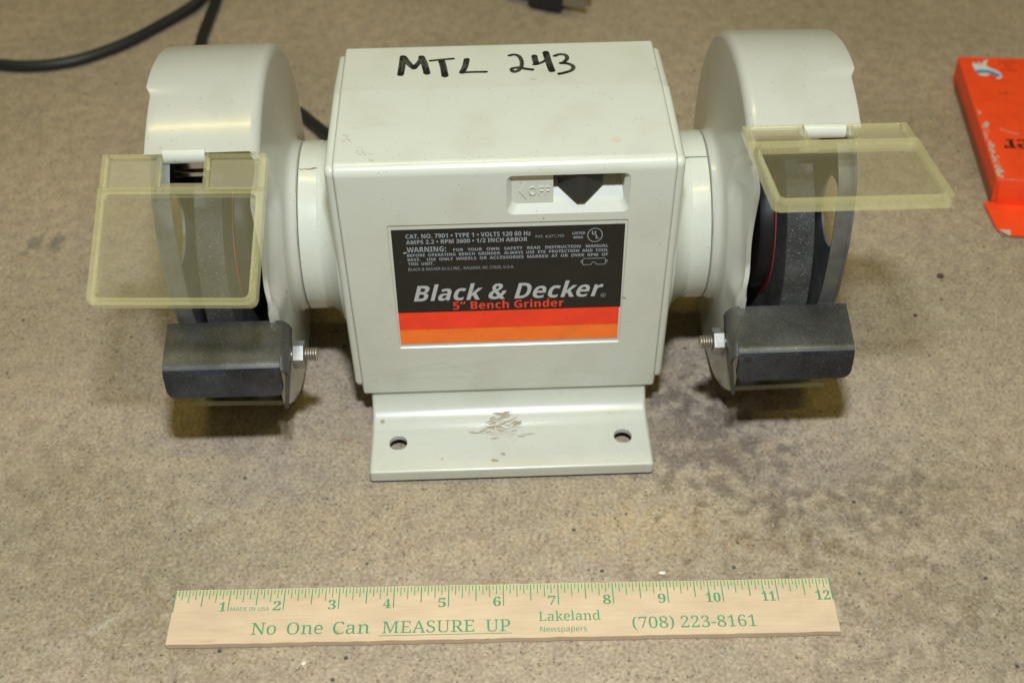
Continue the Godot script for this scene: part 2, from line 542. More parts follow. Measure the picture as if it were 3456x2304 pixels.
func make_materials() -> void:
	M.plastic = tri_tex(mat(lin(0.585, 0.60, 0.505), 0.25), plastic_image(1900, 31), 0.26)
	M.plastic.clearcoat_enabled = true
	M.plastic.clearcoat = 0.25
	M.plastic.clearcoat_roughness = 0.12
	M.guard = M.plastic.duplicate()
	M.guard.albedo_texture = ImageTexture.create_from_image(plastic_image(3200, 33))
	M.faint = mat(lin(0.535, 0.515, 0.41), 0.35)
	M.guard.albedo_color = lin(0.475, 0.475, 0.405)
	M.grime = mat(lin(0.33, 0.28, 0.19), 0.7)
	M.rust = mat(lin(0.30, 0.15, 0.06), 0.8)
	M.smudge = mat(lin(0.37, 0.31, 0.21), 0.7)
	M.dust = mat(lin(0.56, 0.51, 0.40), 0.6)
	M.line = mat(lin(0.16, 0.14, 0.12), 0.8)
	M.ink = mat(lin(0.012, 0.012, 0.010), 0.35)
	M.dry_ink = mat(lin(0.10, 0.095, 0.065), 0.4)
	M.black = mat(lin(0.024, 0.025, 0.022), 0.42)
	M.label_black = tri_tex(mat(Color.WHITE, 0.38), speck_image(512, Color8(15, 16, 15), [Color8(96, 92, 80), Color8(70, 68, 60)], 5200, 51, 0.8, 0.2), 0.11)
	M.label_red = tri_tex(mat(Color.WHITE, 0.4), speck_image(256, Color8(248, 62, 26), [Color8(240, 130, 90), Color8(150, 40, 20)], 900, 52, 0.6, 0.05), 0.09)
	M.label_orange = tri_tex(mat(Color.WHITE, 0.4), speck_image(256, Color8(255, 120, 34), [Color8(246, 170, 110), Color8(150, 70, 20)], 700, 53, 0.6, 0.05), 0.09)
	M.print_white = mat(lin(0.46, 0.46, 0.45), 0.5)
	M.print_grey = mat(lin(0.30, 0.34, 0.36), 0.5)
	M.print_red = mat(lin(0.78, 0.055, 0.02), 0.5)
	M.print_green = mat(lin(0.085, 0.31, 0.14), 0.7)
	M.wheel = tri_tex(mat(Color.WHITE, 0.8), speck_image(512, Color8(68, 70, 69), [Color8(120, 120, 116), Color8(14, 14, 16), Color8(190, 186, 176), Color8(74, 68, 60)], 56000, 54, 0.6, 0.3), 0.2, 0.05)
	M.zinc = tri_tex(mat(Color.WHITE, 0.55, 0.2), speck_image(512, Color8(108, 110, 104), [Color8(80, 84, 82), Color8(150, 150, 142)], 9000, 55, 0.4, 0.22), 0.12)
	M.blotter = mat(lin(0.22, 0.012, 0.022), 0.7)
	M.blotter_edge = mat(lin(0.42, 0.08, 0.045), 0.7)
	M.flange = mat(lin(0.02, 0.018, 0.017), 0.45, 0.2)
	M.steel = tri_tex(mat(Color.WHITE, 0.42, 0.45), speck_image(512, Color8(74, 75, 71), [Color8(134, 128, 102), Color8(42, 44, 48), Color8(112, 96, 80), Color8(150, 144, 120)], 50000, 56, 0.5, 0.3), 0.18)
	M.blue_steel = tri_tex(mat(Color.WHITE, 0.36, 0.5), speck_image(512, Color8(64, 68, 75), [Color8(128, 124, 114), Color8(34, 38, 46), Color8(110, 90, 76), Color8(84, 90, 100)], 34000, 58, 0.8, 0.35), 0.2)
	M.bright = tri_tex(mat(Color.WHITE, 0.45, 0.6), speck_image(256, Color8(134, 133, 128), [Color8(90, 84, 74), Color8(214, 214, 210), Color8(104, 84, 64)], 9000, 59, 0.6, 0.25), 0.05)
	M.thread = mat(lin(0.42, 0.38, 0.32), 0.42, 0.85)
	M.chrome = mat(lin(0.5, 0.5, 0.5), 0.12, 1.0)
	M.rubber = mat(lin(0.016, 0.017, 0.018), 0.48)
	M.pane = mat(lin(0.66, 0.60, 0.32, 0.06), 0.2)
	M.pane.transparency = BaseMaterial3D.TRANSPARENCY_ALPHA
	M.rim = mat(lin(0.76, 0.71, 0.34, 0.20), 0.14)
	M.rim.transparency = BaseMaterial3D.TRANSPARENCY_ALPHA
	M.cloudy = mat(lin(0.46, 0.41, 0.24, 0.34), 0.22)
	M.cloudy.transparency = BaseMaterial3D.TRANSPARENCY_ALPHA
	M.pad = mat(lin(0.55, 0.56, 0.48), 0.6)
	M.wood = StandardMaterial3D.new()
	M.wood.albedo_texture = ImageTexture.create_from_image(ruler_image())
	M.wood.roughness = 0.62
	M.card = tri_tex(mat(Color.WHITE, 0.5), speck_image(256, Color8(255, 80, 32), [Color8(244, 120, 90), Color8(190, 40, 20)], 700, 57, 0.4, 0.06), 0.1)
	M.card_raw = mat(lin(0.52, 0.47, 0.38), 0.85)
	M.card_dark = mat(lin(0.30, 0.12, 0.05), 0.85)
	M.white_print = mat(lin(0.72, 0.72, 0.70), 0.6)
	M.blue_print = mat(lin(0.05, 0.26, 0.55), 0.6)
	M.chip = mat(lin(0.75, 0.72, 0.64), 0.7)
	M.crumb = mat(lin(0.10, 0.05, 0.035), 0.9)


# ---------------------------------------------------------------- scene
func _ready() -> void:
	rng.seed = 1
	# the lens, the flash on top of the camera, the tube lights under the ceiling and the dim room
	var cam := Camera3D.new()
	cam.name = "camera"
	cam.position = Vector3(-0.0102, 0.5153, 0.4871)
	cam.rotation = Vector3(-0.7554, -0.0248, -0.0133)
	cam.fov = 28.57
	cam.near = 0.02
	cam.far = 50.0
	var lens := CameraAttributesPhysical.new()
	lens.frustum_focal_length = 47.13
	lens.frustum_focus_distance = 0.615
	lens.exposure_aperture = 9.0
	lens.frustum_near = 0.02
	lens.frustum_far = 50.0
	cam.attributes = lens
	add_child(cam)
	cam.current = true

	var we := WorldEnvironment.new()
	we.name = "room_light"
	var env := Environment.new()
	env.background_mode = Environment.BG_COLOR
	env.background_color = lin(0.092, 0.081, 0.042)
	env.tonemap_mode = Environment.TONE_MAPPER_LINEAR
	env.tonemap_exposure = 1.0
	env.sdfgi_enabled = true
	env.ssao_enabled = true
	env.ssil_enabled = true
	we.environment = env
	add_child(we)

	var flash := AreaLight3D.new()
	flash.name = "camera_flash"
	flash.area_size = Vector2(0.062, 0.036)
	flash.area_normalize_energy = true
	flash.light_color = lin(0.83, 0.90, 1.0)
	flash.light_energy = 0.735
	flash.shadow_enabled = true
	flash.position = Vector3(0.003, 0.775, 0.392)
	add_child(flash)
	flash.look_at(Vector3(0.0, 0.03, 0.06), Vector3.UP)

	for k in 2:
		var lamp := AreaLight3D.new()
		lamp.name = "ceiling_tube"
		lamp.area_size = Vector2(1.2, 0.10)
		lamp.area_normalize_energy = true
		lamp.light_color = lin(1.0, 0.84, 0.24)
		lamp.light_energy = 1.05
		lamp.shadow_enabled = true
		lamp.position = Vector3([-0.5, 0.7][k], 2.5, [-0.55, 0.75][k])
		lamp.rotation = Vector3(-PI / 2, 0, 0)
		add_child(lamp, true)

	make_materials()
	build_floor()
	build_grinder()
	build_ruler()
	build_box()
	build_litter()


func build_floor() -> void:
	var m := StandardMaterial3D.new()
	m.albedo_texture = ImageTexture.create_from_image(floor_image())
	m.albedo_color = Color(1.0, 1.0, 1.0)
	m.roughness = 0.82
	m.metallic_specular = 0.35
	var h := NoiseTexture2D.new()
	var n := FastNoiseLite.new()
	n.seed = 8; n.frequency = 0.16; n.fractal_octaves = 3
	h.noise = n; h.width = 1024; h.height = 1024; h.seamless = true
	m.heightmap_enabled = true
	m.heightmap_texture = h
	m.heightmap_scale = 0.045
	var g := Geo.new()
	g.quad(Vector3(-3.0, 0, -3.0), Vector3(3.0, 0, -3.0), Vector3(3.0, 0, 3.0), Vector3(-3.0, 0, 3.0))
	g.facing(Vector3.UP)
	var o := put("concrete_floor", g.mesh(40.0, func(p: Vector3) -> Vector2: return Vector2((p.x + 0.6) / 1.2, (p.z + 0.75) / 1.2)), m)
	tag(o, "worn beige concrete floor with fine sand grain and dark stains", "floor", "structure")


# the housing narrows a little towards its foot
func drawn(p: Vector3) -> Vector3:
	return Vector3(p.x * lerpf(0.0757, 0.0781, clampf((p.y - 0.022) / 0.1426, 0.0, 1.0)) / 0.0781, p.y, p.z)


func top_y(z: float) -> float:
	return TOP + (z + 0.005) / 0.0585 * 0.0006 if z > -0.0635 else 0.1640 + (z + 0.0635) * 0.055


func housing_outline(d: float, foot := 0.0015, low := 0.022) -> PackedVector2Array:
	var p := PackedVector2Array()
	p.append(Vector2(-0.101, low))
	for k in 5:
		var a := -PI / 2 + PI / 2 * k / 4
		p.append(Vector2(-foot + foot * cos(a), low + foot + foot * sin(a)))
	for k in 9:
		var a := PI / 2 * k / 8
		p.append(Vector2(-0.0055 + 0.0055 * cos(a), TOP - 0.0055 + 0.0055 * sin(a)))
	p.append(Vector2(-0.0633, 0.1640))
	p.append(Vector2(-0.0638, 0.16385))
	for k in 9:
		var a := PI / 2 + PI / 2 * k / 8
		p.append(Vector2(-0.1052 + 0.0034 * cos(a), 0.1583 + 0.0034 * sin(a)))
	for k in 5:
		var a := PI + PI / 2 * k / 4
		p.append(Vector2(-0.1036 + 0.0050 * cos(a), low + 0.0052 + 0.0050 * sin(a)))
	return inset(p, d) if d > 0.0 else p


func build_grinder() -> void:
	var t := Node3D.new()
	t.name = "bench_grinder"
	add_child(t)
	tag(t, "grey-white two-wheel bench grinder with black and red rating plate", "bench grinder")
	build_housing(t)
	build_base(t)
	for s in [-1.0, 1.0]:
		build_guard(t, s)
		build_cover(t, s)
		build_wheel(t, s)
		build_rest(t, s)
		build_shield(t, s)
	build_plate(t)
	build_switch(t)
	build_marks(t)
	build_cord(t)


func build_housing(t: Node3D) -> void:
	var map := func(u: float, v: float, w: float) -> Vector3: return drawn(Vector3(w, v, u))
	var p := housing_outline(0.0)
	var g := Geo.new()
	extrude(g, p, -0.0774, 0.0774, 0.0014, map, [5])
	g.solid()
	# the front face round the switch recess and the plate recess
	var f := func(u: float, v: float) -> Vector3: return drawn(Vector3(u, v, 0.0))
	var X := 0.0760
	var lb := rrect(-0.0558, 0.0538, 0.0572, 0.1318, 0.001, 3)
	var sw := rrect(0.0003, 0.1362, 0.0567, 0.1580, 0.0032, 5)
	var X0 := -0.0760
	hole_face(g, rrect(X0, 0.0235, X, 0.1340, 0.0), lb, Vector2(0.0, 0.09), f)
	hole_face(g, rrect(X0, 0.1340, X, TOP - 0.0055, 0.0), sw, Vector2(0.028, 0.147), f)
	# floor and walls of the plate recess
	var li := inset(lb, 0.0006)
	for i in lb.size():
		var j := (i + 1) % lb.size()
		g.quad(drawn(Vector3(lb[i].x, lb[i].y, 0)), drawn(Vector3(lb[j].x, lb[j].y, 0)), drawn(Vector3(li[j].x, li[j].y, -0.0007)), drawn(Vector3(li[i].x, li[i].y, -0.0007)))
	var tr := Geometry2D.triangulate_polygon(li)
	for i in range(0, tr.size(), 3):
		g.tri(drawn(Vector3(li[tr[i]].x, li[tr[i]].y, -0.0007)), drawn(Vector3(li[tr[i + 1]].x, li[tr[i + 1]].y, -0.0007)), drawn(Vector3(li[tr[i + 2]].x, li[tr[i + 2]].y, -0.0007)))
	# bevelled walls of the switch recess, deeper on the right
	var si := PackedVector2Array()
	for q in sw: si.append(Vector2(remap(q.x, 0.0003, 0.0567, 0.0027, 0.0540), remap(q.y, 0.1362, 0.1580, 0.1401, 0.1578)))
	for i in sw.size():
		var j := (i + 1) % sw.size()
		g.quad(Vector3(sw[i].x, sw[i].y, 0), Vector3(sw[j].x, sw[j].y, 0), Vector3(si[j].x, si[j].y, -0.0032), Vector3(si[i].x, si[i].y, -0.0032))
	g.facing(Vector3(0, 0, 1))
	put("motor_housing", g.mesh(38.0), M.plastic, t)
	# recess bottom: the raised stop plate and the deep channel of the slide
	var c := Geo.new()
	box(c, Vector3(0.0020, 0.1390, -0.0060), Vector3(0.0217, 0.1600, -0.0032), 0.0002)
	c.quad(Vector3(0.0217, 0.1399, -0.0034), Vector3(0.0545, 0.1399, -0.0034), Vector3(0.0530, 0.1500, -0.0120), Vector3(0.0217, 0.1500, -0.0120))
	c.quad(Vector3(0.0217, 0.1500, -0.0120), Vector3(0.0530, 0.1500, -0.0120), Vector3(0.0530, 0.1600, -0.0122), Vector3(0.0217, 0.1600, -0.0122))
	c.quad(Vector3(0.0545, 0.1399, -0.0030), Vector3(0.0542, 0.1600, -0.0030), Vector3(0.0528, 0.1600, -0.0122), Vector3(0.0528, 0.1500, -0.0120))
	c.facing(Vector3(-0.05, 0.3, 1))
	put("switch_recess", c.mesh(30.0), M.plastic, t)
	# the two end caps
	for s in [-1.0, 1.0]:
		var e := Geo.new()
		var q := housing_outline(0.0016, 0.0060, 0.0235)
		for i in q.size():
			if q[i].x < -0.0635 and q[i].y > 0.1: q[i].y -= (-0.0635 - q[i].x) * 0.06
		extrude(e, q, 0.0760 * s, 0.0813 * s, 0.0, map, [], 3, false)
		var e2 := Geo.new()
		extrude(e2, q, minf(0.0760 * s, 0.0813 * s), maxf(0.0760 * s, 0.0813 * s), 0.0021, map)
		e2.solid()
		var cap := put("end_cap", e2.mesh(38.0), M.plastic, t)
		# grime caught in the seam
		var sm := Geo.new()
		var o1 := housing_outline(0.0012, 0.0030)
		for i in range(3, 26):
			if i + 1 < o1.size(): sm.quad(map.call(o1[i].x, o1[i].y, 0.0771 * s), map.call(o1[i + 1].x, o1[i + 1].y, 0.0771 * s), map.call(o1[i + 1].x, o1[i + 1].y, 0.0775 * s), map.call(o1[i].x, o1[i].y, 0.0775 * s))
		sm.around(Vector3(0, 0.09, AX_Z))
		put("seam", sm.mesh(), M.grime, cap)
		var l := Geo.new()
		lathe(l, [[0.0780 * s, 0.0520], [0.0812 * s, 0.0500], [0.0822 * s, 0.0478], [0.0838 * s, 0.0455], [0.0860 * s, 0.0434], [0.0885 * s, 0.0422], [0.0896 * s, 0.0421], [0.0903 * s, 0.0426], [0.0985 * s, 0.0427], [0.0992 * s, 0.0424], [0.0995 * s, 0.0412], [0.0995 * s, 0.0]], AX_Y, AX_Z, 96)
		put("shaft_collar", l.mesh(30.0), M.plastic, cap)


func build_base(t: Node3D) -> void:
	var W := 0.0712
	var map := func(u: float, v: float, w: float) -> Vector3: return Vector3(w * (1.0 + 0.006 * smoothstep(0.0, 0.04, u)), v, u)
	var front := PackedVector2Array()
	# from the foot of the lip, over the flange, up the hollow curve
	front.append(Vector2(0.0412, 0.0015))
	front.append(Vector2(0.0417, 0.0022))
	for k in 4:
		var a := PI / 2 * k / 3
		front.append(Vector2(0.0405 + 0.0012 * cos(a), 0.0073 + 0.0012 * sin(a)))
	front.append(Vector2(0.0135, 0.0085))
	for k in range(1, 11):
		var a := PI / 2 * k / 10
		front.append(Vector2(0.0135 - 0.0155 * sin(a), 0.0085 + 0.0150 * (1.0 - cos(a))))
	front.append(Vector2(-0.0022, 0.0290))
	var p := PackedVector2Array(front)
	for i in range(front.size() - 1, -1, -1): p.append(Vector2(-0.108 - front[i].x, front[i].y))
	var g := Geo.new()
	extrude(g, p, -W, W, 0.0018, map, [5, p.size() - 1], 4)
	g.solid()
	var y1 := 0.0085
	var z0 := 0.0135
	var z1 := 0.0405
	var E := W - 0.0018
	var holes := [Vector2(-0.0573, 0.0222), Vector2(0.0573, 0.0222)]
	for side in 2:
		var a := -E if side == 0 else 0.0
		var b := 0.0 if side == 0 else E
		var hc: Vector2 = holes[side]
		var ring := PackedVector2Array()
		for q in circle(Vector2.ZERO, 0.0046, 40): ring.append(hc + Vector2(q.x, q.y * 1.06))
		hole_face(g, PackedVector2Array([Vector2(a, z0), Vector2(b, z0), Vector2(b, z1), Vector2(a, z1)]), ring, hc, func(u: float, v: float) -> Vector3: return map.call(v, y1, u))
	g.facing(Vector3.UP)
	var o := put("base", g.mesh(32.0), M.plastic, t)
	for hc: Vector2 in holes:
		var h := Geo.new()
		for k in 40:
			var a := TAU * k / 40
			var b := TAU * (k + 1) / 40
			var A := hc + Vector2(cos(a) * 0.0046, sin(a) * 0.0046 * 1.06)
			var B := hc + Vector2(cos(b) * 0.0046, sin(b) * 0.0046 * 1.06)
			h.quad(map.call(A.y, y1, A.x), map.call(B.y, y1, B.x), map.call(B.y, 0.0060, B.x), map.call(A.y, 0.0060, A.x))
		h.around(Vector3(hc.x, 0.007, hc.y), true)
		put("bolt_hole", h.mesh(40.0), M.plastic, o)
	for q in [Vector2(-0.058, 0.030), Vector2(0.058, 0.030), Vector2(-0.058, -0.138), Vector2(0.058, -0.138)]:
		var f := Geo.new()
		extrude(f, rrect(-0.010, -0.0095, 0.010, 0.0095, 0.003), 0.0, 0.0018, 0.0, func(u: float, v: float, w: float) -> Vector3: return Vector3(q.x + u, w, q.y + v))
		f.solid()
		# an open middle under the bolt hole is not needed: the pads sit before it
		put("foot_pad", f.mesh(), M.pad, o)


func guard_path(rim := 0.0892, flare := 0.0) -> Array:
	var p := [Vector2(0.0997, 0.0405), Vector2(0.0999, 0.0418), Vector2(0.1004, 0.0425), Vector2(0.1022, 0.0428), Vector2(0.1036, 0.0434), Vector2(0.1046, 0.0448), Vector2(0.1053, 0.0468), Vector2(0.1058, 0.0495)]
	var e := 0.0050
	for k in range(1, 11):
		var r := lerpf(0.0495, rim - e - 0.0004, k / 10.0)
		p.append(Vector2(lerpf(0.1058, 0.1092, pow(k / 10.0, 0.7)) + flare * smoothstep(0.049, 0.060, r), r))
	for k in range(1, 9):
		var a := PI / 2 * k / 8
		p.append(Vector2(0.1142 - e * cos(a) + flare * (1.0 - k / 8.0), rim - e + e * sin(a)))
	for k in range(1, 13): p.append(Vector2(lerpf(0.1142, 0.1598, k / 12.0), rim - 0.0008 * k / 12.0))
	p.append(Vector2(0.1605, rim - 0.0012))
	return p


func build_guard(t: Node3D, s: float) -> void:
	var path := guard_path()
	var out := func(q: Vector3) -> Vector3:
		var d := Vector3(0, q.y - AX_Y, q.z - AX_Z)
		return Vector3(-s * 1.2 * (1.0 - smoothstep(0.109, 0.118, absf(q.x))), 0, 0) + d.normalized()
	var place := func(q: Vector2, a: float) -> Vector3:
		var x := q.x
		var r := q.y
		# the step pressed into the outer edge over the top of the guard
		var step := smoothstep(deg_to_rad(80.0), deg_to_rad(83.5), a)
		var w := smoothstep(0.138, 0.161, x)
		x += w * (0.0022 * step)
		r += w * 0.0011 * step * (1.0 - smoothstep(deg_to_rad(84.0), deg_to_rad(110.0), a)) 
		return Vector3(s * x, AX_Y + r * sin(a), AX_Z + r * cos(a))
	var g := Geo.new()
	var G := []
	var A0 := deg_to_rad(59.5)
	var A1 := deg_to_rad(312.0)
	var n := 150
	for i in n + 1:
		# finer steps near the pressed step
		var f := float(i) / n
		var a := lerpf(A0, A1, pow(f, 1.35))
		var row := PackedVector3Array()
		var low := smoothstep(deg_to_rad(235.0), deg_to_rad(268.0), a) * (1.0 - smoothstep(deg_to_rad(275.0), deg_to_rad(306.0), a))
		var full := guard_path(lerpf(0.0913, 0.0890, low))
		for q in full: row.append(place.call(q, a))
		G.append(row)
	shell(g, G, 0.0022, out)
	# the inner wall before the wheel, open at the front, with a short rim at its foot
	G = []
	n = 70
	for i in n + 1:
		var a := lerpf(deg_to_rad(-48.0), A0, float(i) / n)
		var d := rad_to_deg(a)
		var rim := lerpf(0.0912, 0.0662, smoothstep(-47.0, -12.0, d))
		if d > 12.0: rim = lerpf(0.0662, 0.0913, smoothstep(12.0, 38.0, d))
		path = guard_path(rim, 0.0036 * smoothstep(-4.0, 10.0, d) * (1.0 - smoothstep(44.0, 60.0, d)))
		var rl := 0.2
		if d > 14.0: rl = lerpf(0.0594, 0.0470, smoothstep(42.0, 59.0, d)) / cos(a)
		elif d > -3.0: rl = lerpf(0.0668, 0.0612, smoothstep(-3.0, 14.0, d))
		var xl := 0.1138
		var cut := []
		for k in path.size():
			var q: Vector2 = path[k]
			if q.y > rl or q.x > xl:
				var b: Vector2 = path[k - 1]
				var f := 1.0
				if q.y > rl: f = minf(f, (rl - b.y) / (q.y - b.y))
				if q.x > xl: f = minf(f, (xl - b.x) / (q.x - b.x))
				cut.append(b.lerp(q, clampf(f, 0.0, 1.0)))
				break
			cut.append(q)
		# the same number of points in every row
		var len := [0.0]
		for k in range(1, cut.size()): len.append(len[-1] + cut[k].distance_to(cut[k - 1]))
		var row := PackedVector3Array()
		var m := 30
		var at := 0
		for k in m + 1:
			var want: float = len[-1] * k / m
			while at < cut.size() - 2 and len[at + 1] < want: at += 1
			var f: float = (want - len[at]) / maxf(1e-9, len[at + 1] - len[at])
			row.append(place.call(cut[at].lerp(cut[at + 1], clampf(f, 0.0, 1.0)), a))
		G.append(row)
	shell(g, G, 0.0022, out)
	var o := put("wheel_guard", g.mesh(42.0), M.guard, t)
	# the tongue at the guard's edge that holds the eye shield
	var h := Geo.new()
	var T := []
	var top := Vector3(s * 0.1425, 0.1675, -0.0095) if s < 0 else Vector3(s * 0.1425, 0.1722, -0.0085)
	for k in 15:
		var a := lerpf(deg_to_rad(215.0), deg_to_rad(-35.0), k / 14.0)
		var row := PackedVector3Array()
		for x in [-0.0093, -0.0088, 0.0, 0.0088, 0.0093]:
			row.append(top + Vector3(x, 0.0036 * sin(a) + 0.0002, 0.0030 * cos(a) + 0.001))
		T.append(row)
	shell(h, T, 0.0012, func(q: Vector3) -> Vector3: return Vector3(0, q.y - top.y, q.z - top.z))
	put("shield_tongue", h.mesh(50.0), M.plastic, o)
	# bright spring strip inside the guard's mouth
	var k2 := Geo.new()
	box(k2, top + Vector3(-0.0086, -0.0130, -0.0065), top + Vector3(0.0086, -0.0030, -0.0058), 0.0003)
	box(k2, top + Vector3(-0.0080, -0.0150, -0.0050), top + Vector3(0.0062, -0.0125, -0.0042), 0.0003)
	put("spring_strip", k2.mesh(), M.chrome, o)
	# raised arrow inside the foot of the guard
	var ar := Geo.new()
	var ang := deg_to_rad(-62.0)
	for q in [[Vector2(0.124, -0.004), Vector2(0.136, 0.006), Vector2(0.136, -0.006)], [Vector2(0.136, 0.002), Vector2(0.148, 0.002), Vector2(0.148, -0.002)], [Vector2(0.136, 0.002), Vector2(0.148, -0.002), Vector2(0.136, -0.002)]]:
		var w := []
		for e: Vector2 in q:
			var a: float = ang + e.y / 0.088
			w.append(Vector3(s * e.x, AX_Y + 0.0858 * sin(a), AX_Z + 0.0858 * cos(a)))
		ar.tri(w[0], w[1], w[2])
	ar.around(Vector3(s * 0.136, AX_Y, AX_Z), true)
	put("arrow_mark", ar.mesh(), M.smudge, o)


func cover_front() -> Array:
	return [Vector2(-0.0125, 0.1680), Vector2(-0.0060, 0.1645), Vector2(0.0, 0.1595), Vector2(0.0055, 0.1525), Vector2(0.0090, 0.1415), Vector2(0.0112, 0.130), Vector2(0.0122, 0.118), Vector2(0.0122, 0.106), Vector2(0.0112, 0.095), Vector2(0.0092, 0.085), Vector2(0.0065, 0.074), Vector2(0.0028, 0.062), Vector2(-0.003, 0.049), Vector2(-0.010, 0.037)]


func build_cover(t: Node3D, s: float) -> void:
	var f := cover_front()
	var c3 := []
	for q: Vector2 in f: c3.append(Vector3(q.x, q.y, 0))
	var fine := smooth_path(c3, 4)
	var p := PackedVector2Array()
	for q in fine: p.append(Vector2(q.x, q.y))
	for k in range(1, 60):
		var a := deg_to_rad(lerpf(-47.0, -298.0, k / 60.0))
		p.append(Vector2(AX_Z + 0.0868 * cos(a), AX_Y + 0.0868 * sin(a)))
	var hole := circle(Vector2(-0.0200, 0.1170), 0.0174, 40)
	var g := Geo.new()
	for half in 2:
		var y := 0.1170
		var cutter := PackedVector2Array([Vector2(-0.3, -0.1), Vector2(0.3, -0.1), Vector2(0.3, y), Vector2(-0.3, y)]) if half == 0 else PackedVector2Array([Vector2(-0.3, y), Vector2(0.3, y), Vector2(0.3, 0.4), Vector2(-0.3, 0.4)])
		for piece in Geometry2D.intersect_polygons(p, cutter):
			for q in Geometry2D.clip_polygons(piece, hole):
				extrude(g, q, minf(s * 0.1567, s * 0.1580), maxf(s * 0.1567, s * 0.1580), 0.0, along_x)
				g.solid()
	var o := put("side_cover", g.mesh(25.0), M.zinc, t)
	# the flange bent inwards along the open front
	var G := []
	for q in fine:
		var row := PackedVector3Array()
		var d := Vector2(q.x - AX_Z, q.y - 0.105).normalized()
		for e in [[0.1495, 0.0], [0.1510, 0.0002], [0.1540, 0.0002], [0.1562, 0.0], [0.1573, -0.0006], [0.1580, -0.0016]]:
			row.append(Vector3(s * e[0], q.y + d.y * e[1], q.x + d.x * e[1]))
		G.append(row)
	var l := Geo.new()
	shell(l, G, 0.0013, func(q: Vector3) -> Vector3: return Vector3(0.2 * s, q.y - 0.105, q.z - AX_Z))
	put("cover_flange", l.mesh(35.0), M.zinc, o)


func build_wheel(t: Node3D, s: float) -> void:
	var g := Geo.new()
	lathe(g, [[0.1308 * s, 0.0], [0.1308 * s, 0.0622], [0.1313 * s, 0.0632], [0.1330 * s, 0.0634], [0.1430 * s, 0.0634], [0.1440 * s, 0.0630], [0.1445 * s, 0.0620], [0.1445 * s, 0.0]], AX_Y, AX_Z, 120)
	var o := put("grinding_wheel", g.mesh(30.0), M.wheel, t)
	var b := Geo.new()
	lathe(b, [[0.1304 * s, 0.0], [0.1304 * s, 0.0408], [0.1309 * s, 0.0409], [0.1309 * s, 0.0]], AX_Y, AX_Z, 80)
	put("paper_washer", b.mesh(30.0), M.blotter, o)
	var e := Geo.new()
	lathe(e, [[0.1305 * s, 0.0408], [0.1305 * s, 0.0411], [0.1308 * s, 0.0411], [0.1308 * s, 0.0408]], AX_Y, AX_Z, 80, false)
	e.around(Vector3(0.1299 * s, AX_Y, AX_Z))
	put("washer_edge", e.mesh(30.0), M.blotter_edge, o)
	var f := Geo.new()
	lathe(f, [[0.1030 * s, 0.0], [0.1030 * s, 0.012], [0.1215 * s, 0.013], [0.1225 * s, 0.030], [0.1240 * s, 0.0366], [0.1266 * s, 0.0380], [0.1302 * s, 0.0384], [0.1303 * s, 0.0]], AX_Y, AX_Z, 80)
	put("inner_flange", f.mesh(30.0), M.flange, o)
	var n := Geo.new()
	lathe(n, [[0.1446 * s, 0.0], [0.1446 * s, 0.024], [0.1465 * s, 0.0235], [0.1480 * s, 0.013], [0.1480 * s, 0.0]], AX_Y, AX_Z, 64)
	extrude(n, circle(Vector2(AX_Z, AX_Y), 0.0105, 6), minf(s * 0.1481, s * 0.1540), maxf(s * 0.1481, s * 0.1540), 0.0006, along_x)
	n.solid()
	put("outer_flange", n.mesh(30.0), M.flange, o)


